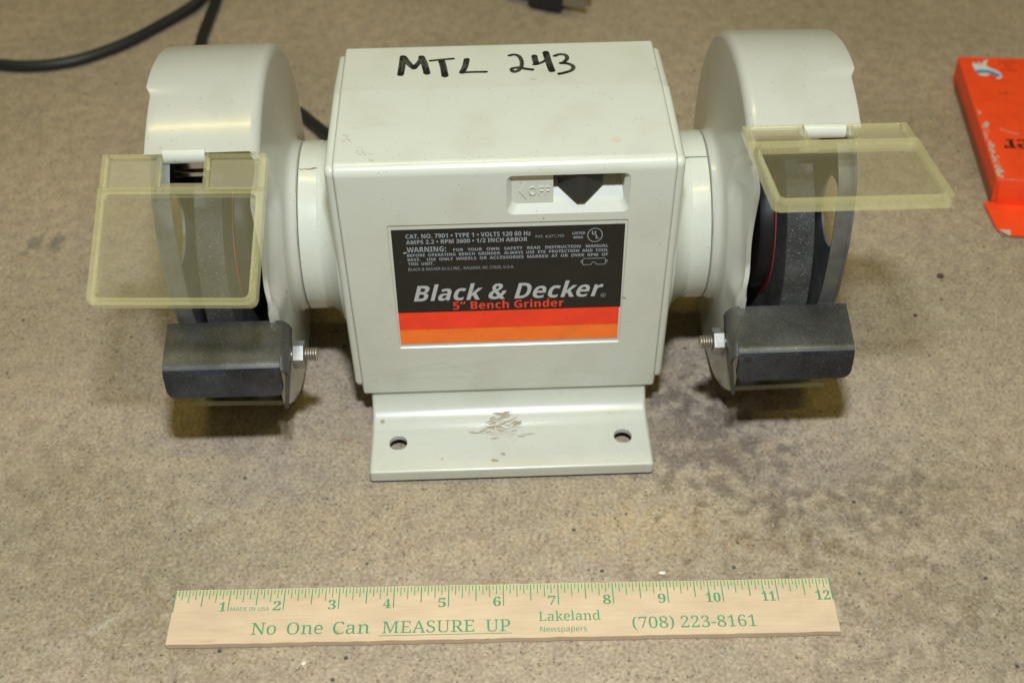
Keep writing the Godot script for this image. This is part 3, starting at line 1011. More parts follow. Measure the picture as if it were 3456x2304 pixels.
func build_rest(t: Node3D, s: float) -> void:
	# the cross-section of the plate: back edge, slope, bend, apron
	var sec := [Vector2(0.0105, 0.0848), Vector2(0.0150, 0.0838), Vector2(0.0230, 0.0819), Vector2(0.0290, 0.0805)]
	for k in range(0, 8):
		var a := PI / 2 * k / 7
		sec.append(Vector2(0.0309 + 0.0058 * sin(a), 0.0801 - 0.0058 * (1.0 - cos(a)) - 0.0004))
	for k in range(1, 9): sec.append(Vector2(0.0367 + 0.0002 * k / 8.0, lerpf(0.0739, 0.0605, k / 8.0)))
	var xs := []
	for k in 13: xs.append(lerpf(0.1080, 0.1130, k / 12.0))
	for k in 7: xs.append(lerpf(0.120, 0.155, k / 6.0))
	for k in 13: xs.append(lerpf(0.1578, 0.1628, k / 12.0))
	var G := []
	for k in xs.size():
		var x: float = xs[k]
		var row := PackedVector3Array()
		for q: Vector2 in sec:
			var y := q.y
			# rounded lower corners of the apron
			var e := minf((x - 0.1080) * 1.6, 0.1628 - x)
			var rc := 0.0048
			var low := 0.0605
			if e < rc: low += rc - sqrt(maxf(0.0, rc * rc - (rc - e) * (rc - e)))
			if q.x > 0.0366: y = maxf(remap(q.y, 0.0605, 0.0739, low, 0.0739), low)
			row.append(Vector3(s * x, y, q.x))
		G.append(row)
	var g := Geo.new()
	var out := func(_q: Vector3) -> Vector3: return Vector3(0, 0.6, 0.8)
	var tops := []
	var fronts := []
	for row: PackedVector3Array in G:
		tops.append(row.slice(0, 9)); fronts.append(row.slice(8))
	shell(g, tops, 0.0019, out)
	var o := put("tool_rest", g.mesh(40.0), M.steel, t)
	var ap := Geo.new()
	shell(ap, fronts, 0.0019, out)
	put("rest_apron", ap.mesh(40.0), M.blue_steel, o)
	# the lug bent down on the motor side
	G = []
	for i in 9:
		var z := lerpf(0.0105, 0.0346, i / 8.0)
		var yt := 0.0848 - (z - 0.0105) * 0.235
		var row := PackedVector3Array()
		if i > 6: yt -= [0.0, 0.0012, 0.0034][i - 6]
		row.append(Vector3(s * 0.1104, yt, z))
		for k in range(1, 9):
			var a := PI / 2 * k / 8
			row.append(Vector3(s * (0.1103 - 0.0062 * sin(a)), yt - 0.0062 * (1.0 - cos(a)), z))
		var yb := lerpf(0.0560, 0.0500, i / 8.0) if i < 8 else 0.0492
		for k in range(1, 6): row.append(Vector3(s * lerpf(0.1042, 0.1072, k / 5.0), lerpf(yt - 0.0062, yb, k / 5.0), z))
		G.append(row)
	var l := Geo.new()
	shell(l, G, 0.0019, func(q: Vector3) -> Vector3: return Vector3(-s, 0.6, 0))
	put("rest_lug", l.mesh(40.0), M.steel, o)
	# dark relief hole at the corner of the two bends
	var r := Geo.new()
	extrude(r, circle(Vector2.ZERO, 0.0017, 18), -0.0002, 0.0002, 0.0, func(u: float, v: float, w: float) -> Vector3: return Vector3(s * 0.1122, 0.0752, 0.0366) + Vector3(u, v * 0.75, w + v * -0.6))
	r.solid()
	put("relief_hole", r.mesh(), M.ink, o)
	# the clamp nut and the end of its bolt
	var by := 0.0690
	var bz := 0.0180
	var n := Geo.new()
	var hex := PackedVector2Array()
	for k in 6: hex.append(Vector2(bz, by) + Vector2(cos(TAU * k / 6 + 0.35), sin(TAU * k / 6 + 0.35)) * 0.0069)
	extrude(n, hex, minf(s * 0.0984, s * 0.1040), maxf(s * 0.0984, s * 0.1040), 0.0007, along_x)
	n.solid()
	put("clamp_nut", n.mesh(25.0), M.bright, o)
	var prof := [[0.108 * s, 0.0], [0.108 * s, 0.0029]]
	var x := 0.0985
	prof.append([x * s, 0.0029])
	while x > 0.0930:
		prof.append([(x - 0.00030) * s, 0.0026]); prof.append([(x - 0.00062) * s, 0.0034]); prof.append([(x - 0.0009) * s, 0.0034])
		x -= 0.0012
	prof.append([(x - 0.0002) * s, 0.0024]); prof.append([(x - 0.0004) * s, 0.0])
	var b := Geo.new()
	lathe(b, prof, by, bz, 28)
	put("clamp_bolt", b.mesh(30.0), M.thread, o)


func build_shield(t: Node3D, s: float) -> void:
	# built flat: x across, y from the hinge edge (0) to the free edge (-0.074), z out of the sheet; then tilted at the hinge
	var o := Node3D.new()
	o.name = "eye_shield"
	t.add_child(o, true)
	if s < 0.0:
		o.position = Vector3(-0.1421, 0.1710, -0.0058)
		o.rotation = Vector3(deg_to_rad(-58.0), deg_to_rad(-9.0), deg_to_rad(4.4))
	else:
		o.position = Vector3(0.1431, 0.1747, -0.0099)
		o.rotation = Vector3(deg_to_rad(-98.2), deg_to_rad(-4.5), deg_to_rad(5.4))
	var W := 0.0373
	var H := 0.0698
	var D := 0.0048
	var nw := 0.0094
	var nh := 0.0135
	var bar := 0.0160
	var rm := 0.0033
	# the thick edge: a U round the lower window, the cross bar, and the two upper pockets
	var g := Geo.new()
	var outer := rrect(-W, -H, W, 0.0, 0.0035, 5)
	var inner := rrect(-W + rm, -H + rm, W - rm, -bar - rm * 0.9, 0.0028, 5)
	var mid := Vector2(0.0, -H * 0.62)
	var full := PackedVector2Array()
	for q in outer: full.append(Vector2(q.x, minf(q.y, -bar)))
	var clean := PackedVector2Array()
	for q in full:
		if clean.is_empty() or clean[-1].distance_to(q) > 1e-5: clean.append(q)
	for z in [0.0, -D]:
		hole_face(g, clean, inner, mid, func(u: float, v: float) -> Vector3: return Vector3(u, v, z))
		g.facing(Vector3(0, 0, 1 if z == 0.0 else -1))
	for i in inner.size():
		var j := (i + 1) % inner.size()
		g.quad(Vector3(inner[i].x, inner[i].y, 0), Vector3(inner[j].x, inner[j].y, 0), Vector3(inner[j].x, inner[j].y, -D), Vector3(inner[i].x, inner[i].y, -D))
	g.around(Vector3(mid.x, mid.y, -D / 2), true)
	for i in clean.size():
		var j := (i + 1) % clean.size()
		g.quad(Vector3(clean[i].x, clean[i].y, 0), Vector3(clean[j].x, clean[j].y, 0), Vector3(clean[j].x, clean[j].y, -D), Vector3(clean[i].x, clean[i].y, -D))
	g.around(Vector3(mid.x, mid.y, -D / 2))
	for k in [-1.0, 1.0]:
		# side, top and notch walls of an upper pocket
		box(g, Vector3(minf(k * W, k * (W - rm)), -bar + 0.0001, -D), Vector3(maxf(k * W, k * (W - rm)), 0.0, 0.0), 0.0006)
		box(g, Vector3(minf(k * nw, k * (nw + 0.0028)), -bar + 0.0001, -D), Vector3(maxf(k * nw, k * (nw + 0.0028)), 0.0, 0.0), 0.0005)
		var a: float = minf(k * (nw + 0.0029), k * (W - rm - 0.0001))
		var b: float = maxf(k * (nw + 0.0029), k * (W - rm - 0.0001))
		box(g, Vector3(a, -0.0022, -D), Vector3(b, 0.0, 0.0), 0.0005)
	var r := put("shield_rim", g.mesh(35.0), M.rim, o)
	r.name = "shield_rim"
	var p := Geo.new()
	extrude(p, inset(inner, 0.00005), -0.0034, -0.0016, 0.0, along_z)
	p.solid()
	put("shield_window", p.mesh(), M.pane, o)
	for k in [-1.0, 1.0]:
		var q := Geo.new()
		var a: float = minf(k * (nw + 0.0029), k * (W - rm - 0.0001))
		var b: float = maxf(k * (nw + 0.0029), k * (W - rm - 0.0001))
		box(q, Vector3(a, -bar + 0.0001, -0.0034), Vector3(b, -0.0023, -0.0016), 0.0001)
		put("shield_pocket", q.mesh(), M.cloudy, o)
	var e := Geo.new()
	box(e, Vector3(-nw + 0.0001, -bar + 0.0001, -D), Vector3(nw - 0.0001, -nh, -0.0008), 0.0004)
	put("shield_bridge", e.mesh(), M.cloudy, o)


func build_plate(t: Node3D) -> void:
	var o := Node3D.new()
	o.name = "rating_plate"
	t.add_child(o)
	var Z := -0.00045
	for r in [["black_field", 0.0772, 0.1287, M.label_black], ["red_band", 0.0658, 0.0772, M.label_red], ["orange_band", 0.0563, 0.0658, M.label_orange]]:
		var g := Geo.new()
		var y0: float = r[1]
		var y1: float = r[2]
		var x0 := -0.0535
		var x1 := 0.0552 if y0 > 0.07 else 0.0546
		g.quad(Vector3(x0, y0, Z), Vector3(x1, y0, Z), Vector3(x1, y1, Z), Vector3(x0, y1, Z))
		g.facing(Vector3(0, 0, 1))
		# thickness of the foil
		for e in [[x0, y0, x0, y1], [x1, y0, x1, y1], [x0, y0, x1, y0], [x0, y1, x1, y1]]:
			g.quad(Vector3(e[0], e[1], Z), Vector3(e[2], e[3], Z), Vector3(e[2], e[3], Z - 0.0002), Vector3(e[0], e[1], Z - 0.0002))
		put(r[0], g.mesh(20.0), r[3], o)
	var sans := font("Droid Sans")
	var bold := font("Droid Sans", true)
	var lines := [
		["CAT. NO. 7901 • TYPE 1 • VOLTS 120 60 Hz", -46.9, 123.6, 58.2, 2.55, true], ["AMPS 2.2 • RPM 3600 • 1/2 INCH ARBOR", -46.9, 120.2, 56.6, 2.4, true],
		["PAT. 4,071,793", 13.6, 122.0, 13.2, 1.5, false], ["LISTED", 30.7, 123.3, 6.0, 1.55, true], ["406A", 31.0, 120.9, 4.8, 1.45, true], ["WARNING:", -46.9, 115.4, 18.5, 3.1, true],
		["FOR   YOUR   OWN   SAFETY   READ   INSTRUCTION   MANUAL", -25.1, 115.3, 72.8, 1.75, true], ["BEFORE  OPERATING  BENCH  GRINDER.  ALWAYS  USE  EYE  PROTECTION  AND  TOOL", -46.9, 112.65, 94.7, 1.75, true],
		["REST.    USE  ONLY  WHEELS  OR  ACCESSORIES  MARKED  AT  OR  OVER  RPM  OF", -46.8, 109.95, 94.7, 1.75, true], ["THIS  UNIT.", -46.7, 107.4, 12.1, 1.75, true],
		["BLACK & DECKER (U.S.) INC., RALEIGH, NC 27625, U.S.A.", -46.8, 104.1, 50.2, 1.7, false],
	]
	for l in lines:
		lettering("lettering", l[0], bold if l[5] else sans, Transform3D(Basis.IDENTITY, Vector3(l[1] / 1000.0, l[2] / 1000.0, Z + 0.00012)), l[3] / 1000.0, l[4] / 1000.0, M.print_grey, o)
	lettering("brand_lettering", "Black & Decker", bold, Transform3D(Basis.IDENTITY, Vector3(-0.0462, 0.0847, Z + 0.00012)), 0.0900, 0.0098, M.print_white, o, 0.24)
	lettering("product_lettering", "5” Bench Grinder", bold, Transform3D(Basis.IDENTITY, Vector3(-0.0266, 0.0787, Z + 0.00012)), 0.0539, 0.0049, M.print_red, o)
	# round marks
	var up := Vector3(0, 0, 1)
	var on := func(q: Vector2) -> Vector3: return Vector3(q.x, q.y, Z + 0.00012)
	var g := Geo.new()
	var ring := []
	for k in 33: ring.append(Vector2(0.0413, 0.1227) + Vector2(cos(TAU * k / 32), sin(TAU * k / 32) * 1.18) * 0.0034)
	ribbon(g, ring, 0.00038, on, up)
	ring = []
	for k in 21: ring.append(Vector2(0.0465, 0.0852) + Vector2(cos(TAU * k / 20), sin(TAU * k / 20)) * 0.00115)
	ribbon(g, ring, 0.00022, on, up)
	# goggles
	var gog := [Vector2(35.9, 105.1), Vector2(35.9, 108.0), Vector2(36.5, 108.6), Vector2(46.2, 108.6), Vector2(46.8, 108.0), Vector2(46.8, 105.2), Vector2(46.2, 104.8), Vector2(42.6, 104.8), Vector2(42.0, 105.9), Vector2(41.2, 106.4), Vector2(40.4, 105.9), Vector2(39.8, 104.8), Vector2(36.5, 104.8), Vector2(35.9, 105.1)]
	var gg := []
	for q: Vector2 in gog: gg.append(q / 1000.0)
	ribbon(g, gg, 0.00032, on, up)
	ribbon(g, [Vector2(0.0352, 0.1060), Vector2(0.0352, 0.1076)], 0.0003, on, up)
	ribbon(g, [Vector2(0.0475, 0.1060), Vector2(0.0475, 0.1076)], 0.0003, on, up)
	put("approval_marks", g.mesh(), M.print_grey, o)
	lettering("lettering", "U", bold, Transform3D(Basis.IDENTITY, Vector3(0.0398, 0.1229, Z + 0.00013)), 0.0019, 0.0022, M.print_grey, o)
	lettering("lettering", "L", bold, Transform3D(Basis.IDENTITY, Vector3(0.0417, 0.1206, Z + 0.00013)), 0.0016, 0.0022, M.print_grey, o)
	lettering("lettering", "R", bold, Transform3D(Basis.IDENTITY, Vector3(0.0460, 0.0847, Z + 0.00013)), 0.0009, 0.0010, M.print_grey, o)


func build_switch(t: Node3D) -> void:
	# five-sided slide knob with a flat nose and hollow flanks
	var g := Geo.new()
	var top := [Vector3(0.0240, 0.1590, -0.0070), Vector3(0.0325, 0.1590, -0.0018), Vector3(0.0360, 0.1590, -0.0018), Vector3(0.0446, 0.1590, -0.0070)]
	var low := [Vector3(0.0240, 0.1484, -0.0062), Vector3(0.0325, 0.1424, -0.0004), Vector3(0.0359, 0.1424, -0.0004), Vector3(0.0445, 0.1482, -0.0062)]
	for i in 3:
		g.quad(top[i], top[i + 1], low[i + 1], low[i])
		g.quad(low[i], low[i + 1], low[i + 1] + Vector3(0, 0, -0.0055), low[i] + Vector3(0, 0, -0.0055))
	g.quad(top[0], low[0], low[0] + Vector3(0, 0, -0.0055), top[0] + Vector3(0, 0, -0.0055))
	g.quad(top[3], low[3], low[3] + Vector3(0, 0, -0.0055), top[3] + Vector3(0, 0, -0.0055))
	g.around(Vector3(0.0342, 0.155, -0.008))
	var o := put("slide_switch", g.mesh(10.0), M.black, t)
	var b := Geo.new()
	box(b, Vector3(0.0222, 0.1530, -0.0118), Vector3(0.0260, 0.1605, -0.0048), 0.0002)
	put("switch_slider", b.mesh(), M.black, o)
	# raised arrow and word on the stop plate
	var a := Geo.new()
	var q := [Vector2(0.0058, 0.1475), Vector2(0.0094, 0.1523), Vector2(0.0094, 0.1427), Vector2(0.0058, 0.1475)]
	var tr := [q[0], q[1], q[2]]
	extrude(a, PackedVector2Array(tr), -0.0034, -0.0027, 0.00012, along_z)
	a.solid()
	put("stop_arrow", a.mesh(20.0), M.plastic, t)
	lettering("stop_word", "OFF", font("Droid Sans"), Transform3D(Basis.IDENTITY, Vector3(0.0104, 0.1452, -0.0030)), 0.0098, 0.0044, M.plastic, t, 0.0, 0.12)


const STROKES := [
	[[-48.0, -96.0, -48.2, -88.3, -48.7, -78.5], 1.0], [[-47.6, -95.6, -44.9, -88.9, -42.3, -84.5], 0.9], [[-42.3, -84.2, -39.5, -91.2, -38.7, -95.2], 0.8], [[-38.9, -95.2, -37.3, -88.5, -35.9, -79.1], 1.0],
	[[-34.4, -91.3, -29.4, -92.1, -23.1, -92.8], 0.6], [[-28.9, -91.5, -27.9, -84.6, -27.1, -76.1], 1.0], [[-16.4, -91.7, -17.2, -84.8, -18.7, -78.9], 0.9], [[-18.7, -78.6, -13.6, -78.9, -7.1, -78.7], 0.6],
	[[4.8, -94.5, 7.3, -95.3, 9.6, -93.3, 10.7, -88.0, 10.2, -82.5, 8.4, -78.9, 6.3, -78.1, 5.6, -81.0, 8.9, -82.1, 12.2, -80.7, 15.5, -79.7], 0.7],
	[[17.2, -93.3, 17.4, -89.0, 17.9, -85.5], 0.9], [[16.6, -84.7, 19.6, -85.9, 22.6, -88.7], 0.6], [[23.0, -96.5, 23.8, -87.8, 25.0, -78.3], 1.0],
	[[27.2, -92.8, 29.7, -94.4, 32.6, -93.5, 33.2, -89.8, 30.8, -85.3], 0.7], [[29.8, -85.4, 33.3, -84.7, 35.7, -81.9, 34.9, -78.3, 31.9, -76.2, 28.5, -74.8], 0.7],
]


func build_marks(t: Node3D) -> void:
	# hand lettering in broad marker across the top
	var on_top := func(q: Vector2) -> Vector3: return Vector3(q.x, top_y(q.y) + 0.00010, q.y)
	var higher := func(q: Vector2) -> Vector3: return Vector3(q.x, top_y(q.y) + 0.00016, q.y)
	var ink := Geo.new()
	var dry := Geo.new()
	rng.seed = 9
	for s in STROKES:
		var c: Array = []
		var flat: Array = s[0]
		for i in range(0, flat.size(), 2): c.append(Vector3(flat[i] / 1000.0, 0, flat[i + 1] / 1000.0))
		var pts := []
		for q in smooth_path(c, 7): pts.append(Vector2(q.x, q.z))
		var w: float = (0.0034 if s[1] > 0.75 else 0.0030) * s[1]
		# blunt ends that run over a little
		ribbon(ink, pts, w, on_top, Vector3.UP)
		blot(ink, pts[0], w * 0.55, w * 0.5, 0.0, on_top, Vector3.UP, 0.2)
		blot(ink, pts[-1], w * 0.58, w * 0.55, 0.0, on_top, Vector3.UP, 0.2)
		for k in 4:
			var a := rng.randi_range(1, maxi(1, pts.size() / 3))
			var b := rng.randi_range(pts.size() * 2 / 3, pts.size() - 2)
			ribbon(dry, pts.slice(a, b), w * rng.randf_range(0.05, 0.13), higher, Vector3.UP, w * (-0.33 + 0.22 * k + rng.randf_range(-0.05, 0.05)))
	var o := put("marker_writing", ink.mesh(), M.ink, t)
	tag(put("worn_streaks", dry.mesh(), M.dry_ink, o), "", "", "stuff")
	# dirt: the scuff on the foot flange, spots on the top, rust by the left collar
	var foot := func(q: Vector2) -> Vector3:
		var y := 0.0085
		if q.y < 0.0135:
			var f := clampf((0.0135 - q.y) / 0.0155, 0.0, 1.0)
			y = 0.0085 + 0.0150 * (1.0 - sqrt(1.0 - f * f))
		return Vector3(q.x, y + 0.00012, q.y + 0.00010)
	var d := Geo.new()
	rng.seed = 12
	for k in 46:
		var f := rng.randf()
		var y := lerpf(0.0045, 0.0165, f)
		var half := lerpf(0.003, 0.013, f)
		blot(d, Vector2(-0.004 + rng.randf_range(-half, half), y), rng.randf_range(0.0016, 0.0046), rng.randf_range(0.0003, 0.0008), rng.randf_range(-0.55, -0.1) if rng.randf() < 0.6 else rng.randf_range(-0.2, 0.35), foot, Vector3(0, 1, 0.4), 0.6)
	for q in [[-4.3, 31.8, 1.9, 1.0, 0.5], [-8.5, 36.0, 2.6, 1.0, 0.3], [-19.0, 16.5, 3.2, 0.7, 0.2], [5.5, 20.0, 3.0, 0.5, 0.1], [9.5, 18.8, 3.2, 0.55, -0.1], [-8.0, 21.0, 2.6, 0.6, -0.2], [-35.0, 34.0, 0.8, 0.6, 0], [-66.0, 8.0, 1.5, 1.6, 0]]:
		blot(d, Vector2(q[0], q[1]) / 1000.0, q[2] / 1000.0, q[3] / 1000.0, q[4], foot, Vector3(0, 1, 0.4), 0.55)
	var d2 := Geo.new()
	for k in 40:
		var f := rng.randf()
		var half := lerpf(0.004, 0.012, f)
		blot(d2, Vector2(-0.004 + rng.randf_range(-half, half), lerpf(0.005, 0.019, f)), rng.randf_range(0.0012, 0.0040), rng.randf_range(0.0004, 0.0010), rng.randf_range(-0.5, 0.2), func(q: Vector2) -> Vector3: return foot.call(q) - Vector3(0, 0.00005, 0), Vector3(0, 1, 0.4), 0.6)
	tag(put("soft_smear", d2.mesh(), M.faint, t), "", "", "stuff")
	tag(put("scuff_marks", d.mesh(), M.smudge, t), "", "", "stuff")
	var sp := Geo.new()
	blot(sp, Vector2(0.0159, -0.0712), 0.0016, 0.0016, 0, on_top, Vector3.UP, 0.15)
	put("brown_spot", sp.mesh(), M.dust, t)
	sp = Geo.new()
	blot(sp, Vector2(0.0509, -0.0168), 0.0022, 0.0024, 0, on_top, Vector3.UP, 0.12)
	put("brown_spot", sp.mesh(), M.dust, t)
	var on_front := func(q: Vector2) -> Vector3: return drawn(Vector3(q.x, q.y, 0.00012))
	var dk := Geo.new()
	blot(dk, Vector2(0.0173, 0.1336), 0.0005, 0.0005, 0.0, on_front, Vector3(0, 0, 1), 0.3)
	blot(dk, Vector2(0.0566, 0.0838), 0.0018, 0.0004, -0.4, func(q: Vector2) -> Vector3: return Vector3(q.x, q.y, 0.0004), Vector3(0, 0, 1), 0.5)
	for k in 44:
		blot(dk, Vector2(rng.randf_range(-0.07, 0.07), rng.randf_range(0.026, 0.052) if rng.randf() < 0.6 else rng.randf_range(0.026, 0.158)), rng.randf_range(0.0001, 0.00028), rng.randf_range(0.0001, 0.00028), 0, on_front, Vector3(0, 0, 1), 0.3, 8)
	for k in 18:
		blot(dk, Vector2(rng.randf_range(-0.07, 0.07), rng.randf_range(-0.095, -0.01)), rng.randf_range(0.00012, 0.00035), rng.randf_range(0.00012, 0.0003), 0, on_top, Vector3.UP, 0.3, 8)
	for k in 24:
		blot(dk, Vector2(rng.randf_range(-0.068, 0.068), rng.randf_range(0.002, 0.038)), rng.randf_range(0.0001, 0.0003), rng.randf_range(0.0001, 0.0003), 0, foot, Vector3(0, 1, 0.4), 0.3, 8)
	var fa := Geo.new()
	# a faint rubbed-in brown streak at the left front of the top, thin scratches on the face
	for k in 20:
		var f := rng.randf()
		blot(fa, Vector2(lerpf(-0.0735, -0.0600, f) + rng.randfn(0, 0.0012), lerpf(-0.0270, -0.0068, f) + rng.randfn(0, 0.0014)), rng.randf_range(0.0008, 0.0024), rng.randf_range(0.0004, 0.0010), 0.9, on_top, Vector3.UP, 0.5, 8)
	for k in 26: blot(fa, Vector2(rng.randf_range(-0.073, 0.073), -0.0055 + rng.randfn(0, 0.0006)), rng.randf_range(0.0003, 0.0010), rng.randf_range(0.0001, 0.0003), 0, on_top, Vector3.UP, 0.5, 8)
	for k in 9: ribbon(fa, [Vector2(-0.0715 + k * 0.0011 + rng.randfn(0, 0.0004), 0.0715), Vector2(-0.0712 + k * 0.0011, 0.0715 + rng.randf_range(0.002, 0.006))], 0.00016, on_front, Vector3(0, 0, 1))
	for k in 5: ribbon(fa, [Vector2(rng.randf_range(-0.07, 0.06), rng.randf_range(0.03, 0.05)), Vector2(rng.randf_range(-0.07, 0.06), rng.randf_range(0.03, 0.05))].slice(0, 2), 0.00008, on_front, Vector3(0, 0, 1))
	ribbon(fa, [Vector2(-0.0348, -0.0603), Vector2(-0.0347, -0.052), Vector2(-0.0351, -0.0434)], 0.00018, on_top, Vector3.UP)
	tag(put("rubbed_dirt", fa.mesh(), M.faint, t), "", "", "stuff")
	tag(put("dirt_specks", dk.mesh(), M.grime, t), "", "", "stuff")
	# the flake torn out of the plate
	var fl := Geo.new()
	blot(fl, Vector2(-0.0478, 0.1153), 0.0011, 0.0004, 0.3, func(q: Vector2) -> Vector3: return Vector3(q.x, q.y, -0.00025), Vector3(0, 0, 1), 0.4)
	put("torn_flake", fl.mesh(), M.pad, t)
	# rust along the left collar, a chip on the left guard wall
	var rust := Geo.new()
	var on_collar := func(q: Vector2) -> Vector3: return Vector3(q.x, AX_Y + 0.0429 * sin(q.y), AX_Z + 0.0429 * cos(q.y))
	for k in 22:
		var x := rng.randf_range(-0.0985, -0.0905)
		blot(rust, Vector2(x, deg_to_rad(77.0) + rng.randf_range(-0.01, 0.01) + (x + 0.094) * 1.5), rng.randf_range(0.0004, 0.0010), 0.006, 0, on_collar, Vector3.UP, 0.5, 8)
	put("rust_streak", rust.mesh(), M.rust, t)
	# the fine parting line where the two halves of the right collar meet
	var pl := Geo.new()
	var on_right := func(q: Vector2) -> Vector3: return Vector3(q.x, AX_Y + 0.0429 * sin(q.y), AX_Z + 0.0429 * cos(q.y))
	ribbon(pl, [Vector2(0.0842, deg_to_rad(78.0)), Vector2(0.0905, deg_to_rad(78.0)), Vector2(0.0990, deg_to_rad(78.0))], 0.012, on_right, Vector3.UP)
	put("parting_line", pl.mesh(), M.line, t)
	var grub := Geo.new()
	var on_wall := func(q: Vector2) -> Vector3: return Vector3(-0.1052, q.y, q.x)
	blot(grub, Vector2(0.0030, 0.0960), 0.0016, 0.0012, 0, on_wall, Vector3(1, 0, 0), 0.4)
	put("wall_chip", grub.mesh(), M.rust, t)


func build_cord(t: Node3D) -> void:
	var y := 0.0042
	# from the back of the motor, round behind the left guard, out of the picture and back
	var p := [Vector3(-0.062, 0.034, -0.100), Vector3(-0.080, 0.020, -0.160), Vector3(-0.102, 0.010, -0.238), Vector3(-0.117, 0.0055, -0.265), Vector3(-0.125, y, -0.277), Vector3(-0.135, y, -0.290), Vector3(-0.160, y, -0.312), Vector3(-0.190, y, -0.333), Vector3(-0.211, y, -0.362), Vector3(-0.2135, y, -0.389), Vector3(-0.212, y, -0.417), Vector3(-0.2105, y, -0.440), Vector3(-0.207, 0.006, -0.470), Vector3(-0.190, 0.0125, -0.505), Vector3(-0.165, 0.0125, -0.520), Vector3(-0.160, 0.0125, -0.505), Vector3(-0.180, 0.0125, -0.480), Vector3(-0.213, 0.010, -0.452), Vector3(-0.227, 0.006, -0.434), Vector3(-0.247, y, -0.411), Vector3(-0.268, y, -0.387), Vector3(-0.293, y, -0.368), Vector3(-0.313, y, -0.360), Vector3(-0.334, y, -0.358), Vector3(-0.354, y, -0.361), Vector3(-0.380, y, -0.368), Vector3(-0.430, y, -0.400), Vector3(-0.450, y, -0.480), Vector3(-0.36, y, -0.58), Vector3(-0.20, y, -0.58), Vector3(-0.06, y, -0.50), Vector3(-0.009, 0.007, -0.463), Vector3(0.015, 0.010, -0.4445)]
	var g := Geo.new()
	tube(g, smooth_path(p, 10), 0.0041, 18)
	var o := put("power_cord", g.mesh(50.0), M.rubber, t)
	var b := Geo.new()
	tube(b, smooth_path([Vector3(0.013, 0.0104, -0.4455), Vector3(0.021, 0.0108, -0.4415), Vector3(0.029, 0.0110, -0.4375)], 6), 0.0062, 20)
	var mid := Transform3D(Basis(Vector3.UP, -0.42), Vector3(0.0425, 0.0115, -0.4295))
	var body := Geo.new()
	extrude(body, rrect(-0.0125, -0.0085, 0.0150, 0.0085, 0.003), -0.0095, 0.0095, 0.002, func(u: float, v: float, w: float) -> Vector3: return mid * Vector3(u, v, w))
	body.solid()
	for i in body.v.size(): b.v.append(body.v[i])
	b.start = b.v.size()
	var plug := put("plug", b.mesh(40.0), M.rubber, o)
	plug.name = "plug"
	for k in [-1.0, 1.0]:
		var q := Geo.new()
		extrude(q, rrect(0.0151, -0.0032, 0.0335, 0.0032, 0.001), k * 0.0062 - 0.0007, k * 0.0062 + 0.0007, 0.0002, func(u: float, v: float, w: float) -> Vector3: return mid * Vector3(u, v, w))
		q.solid()
		put("prong", q.mesh(), M.thread, o)


func build_ruler() -> void:
	var L := 0.3052
	var W := 0.0298
	var H := 0.0036
	var o := Node3D.new()
	o.name = "ruler"
	o.position = Vector3(-0.1592, 0.0, 0.1062)
	o.rotation.y = -0.0171
	add_child(o)
	tag(o, "pale wooden foot ruler printed in green, lying before the grinder", "ruler")
	var g := Geo.new()
	# a board whose long edges are slightly uneven
	var p := PackedVector2Array()
	rng.seed = 4
	var n := 60
	for k in n + 1: p.append(Vector2(L * k / n, 0.00008 * rng.randfn()))
	for k in n + 1: p.append(Vector2(L * (n - k) / n, W + 0.00013 * rng.randfn()))
	extrude(g, p, 0.0002, H, 0.0003, along_y, [], 2)
	g.solid()
	put("board", g.mesh(30.0, func(q: Vector3) -> Vector2: return Vector2(q.x / L, q.z / W if q.y > H - 0.0004 else 0.97)), M.wood, o)
	# one mark for every sixteenth of an inch
	var m := Geo.new()
	var on := func(q: Vector2) -> Vector3: return Vector3(q.x, H + 0.00008, q.y)
	for k in 193:
		var x := 0.0004 + 0.3048 * k / 192.0
		var len := 0.0034
		if k % 2 == 0: len = 0.0056
		if k % 4 == 0: len = 0.0074
		if k % 8 == 0: len = 0.0094
		if k % 16 == 0: len = 0.0122
		var w := 0.00044 if k % 8 else 0.00052
		if k == 192: x -= 0.0003
		ribbon(m, [Vector2(x, 0.0006), Vector2(x, len)], w, on, Vector3.UP)
	ribbon(m, [Vector2(0.0959, 0.0273), Vector2(0.1567, 0.0272)], 0.00032, on, Vector3.UP)
	put("inch_marks", m.mesh(), M.print_green, o)
	var serif := font("Droid Serif")
	var bold := font("Droid Serif", true)
	var sans := font("Droid Sans")
	var flat := Basis(Vector3.RIGHT, -PI / 2)
	for k in range(1, 13):
		var w := 0.0036 if k < 10 else 0.0068
		if k == 1: w = 0.0030
		if k == 11: w = 0.0062
		lettering("numeral", str(k), bold, Transform3D(flat, Vector3(0.0254 * k - w - 0.0008, H + 0.00008, 0.0123)), w, 0.0051, M.print_green, o)
	for l in [["MADE IN USA", 26.9, 12.3, 17.9, 2.1, sans], ["No", 37.9, 25.4, 11.3, 6.4, serif], ["One", 54.1, 25.6, 16.3, 6.4, serif], ["Can", 75.1, 25.9, 16.7, 6.6, serif], ["MEASURE", 97.5, 26.0, 41.9, 6.4, serif], ["UP", 144.4, 26.1, 11.3, 6.4, serif], ["Lakeland", 168.8, 21.0, 28.3, 5.0, serif], ["Newspapers", 169.3, 26.9, 21.2, 2.8, sans], ["(708) 223-8161", 211.4, 26.0, 56.3, 6.2, serif]]:
		lettering("lettering", l[0], l[5], Transform3D(flat, Vector3(l[1] / 1000.0, H + 0.00008, l[2] / 1000.0)), l[3] / 1000.0, l[4] / 1000.0, M.print_green, o)


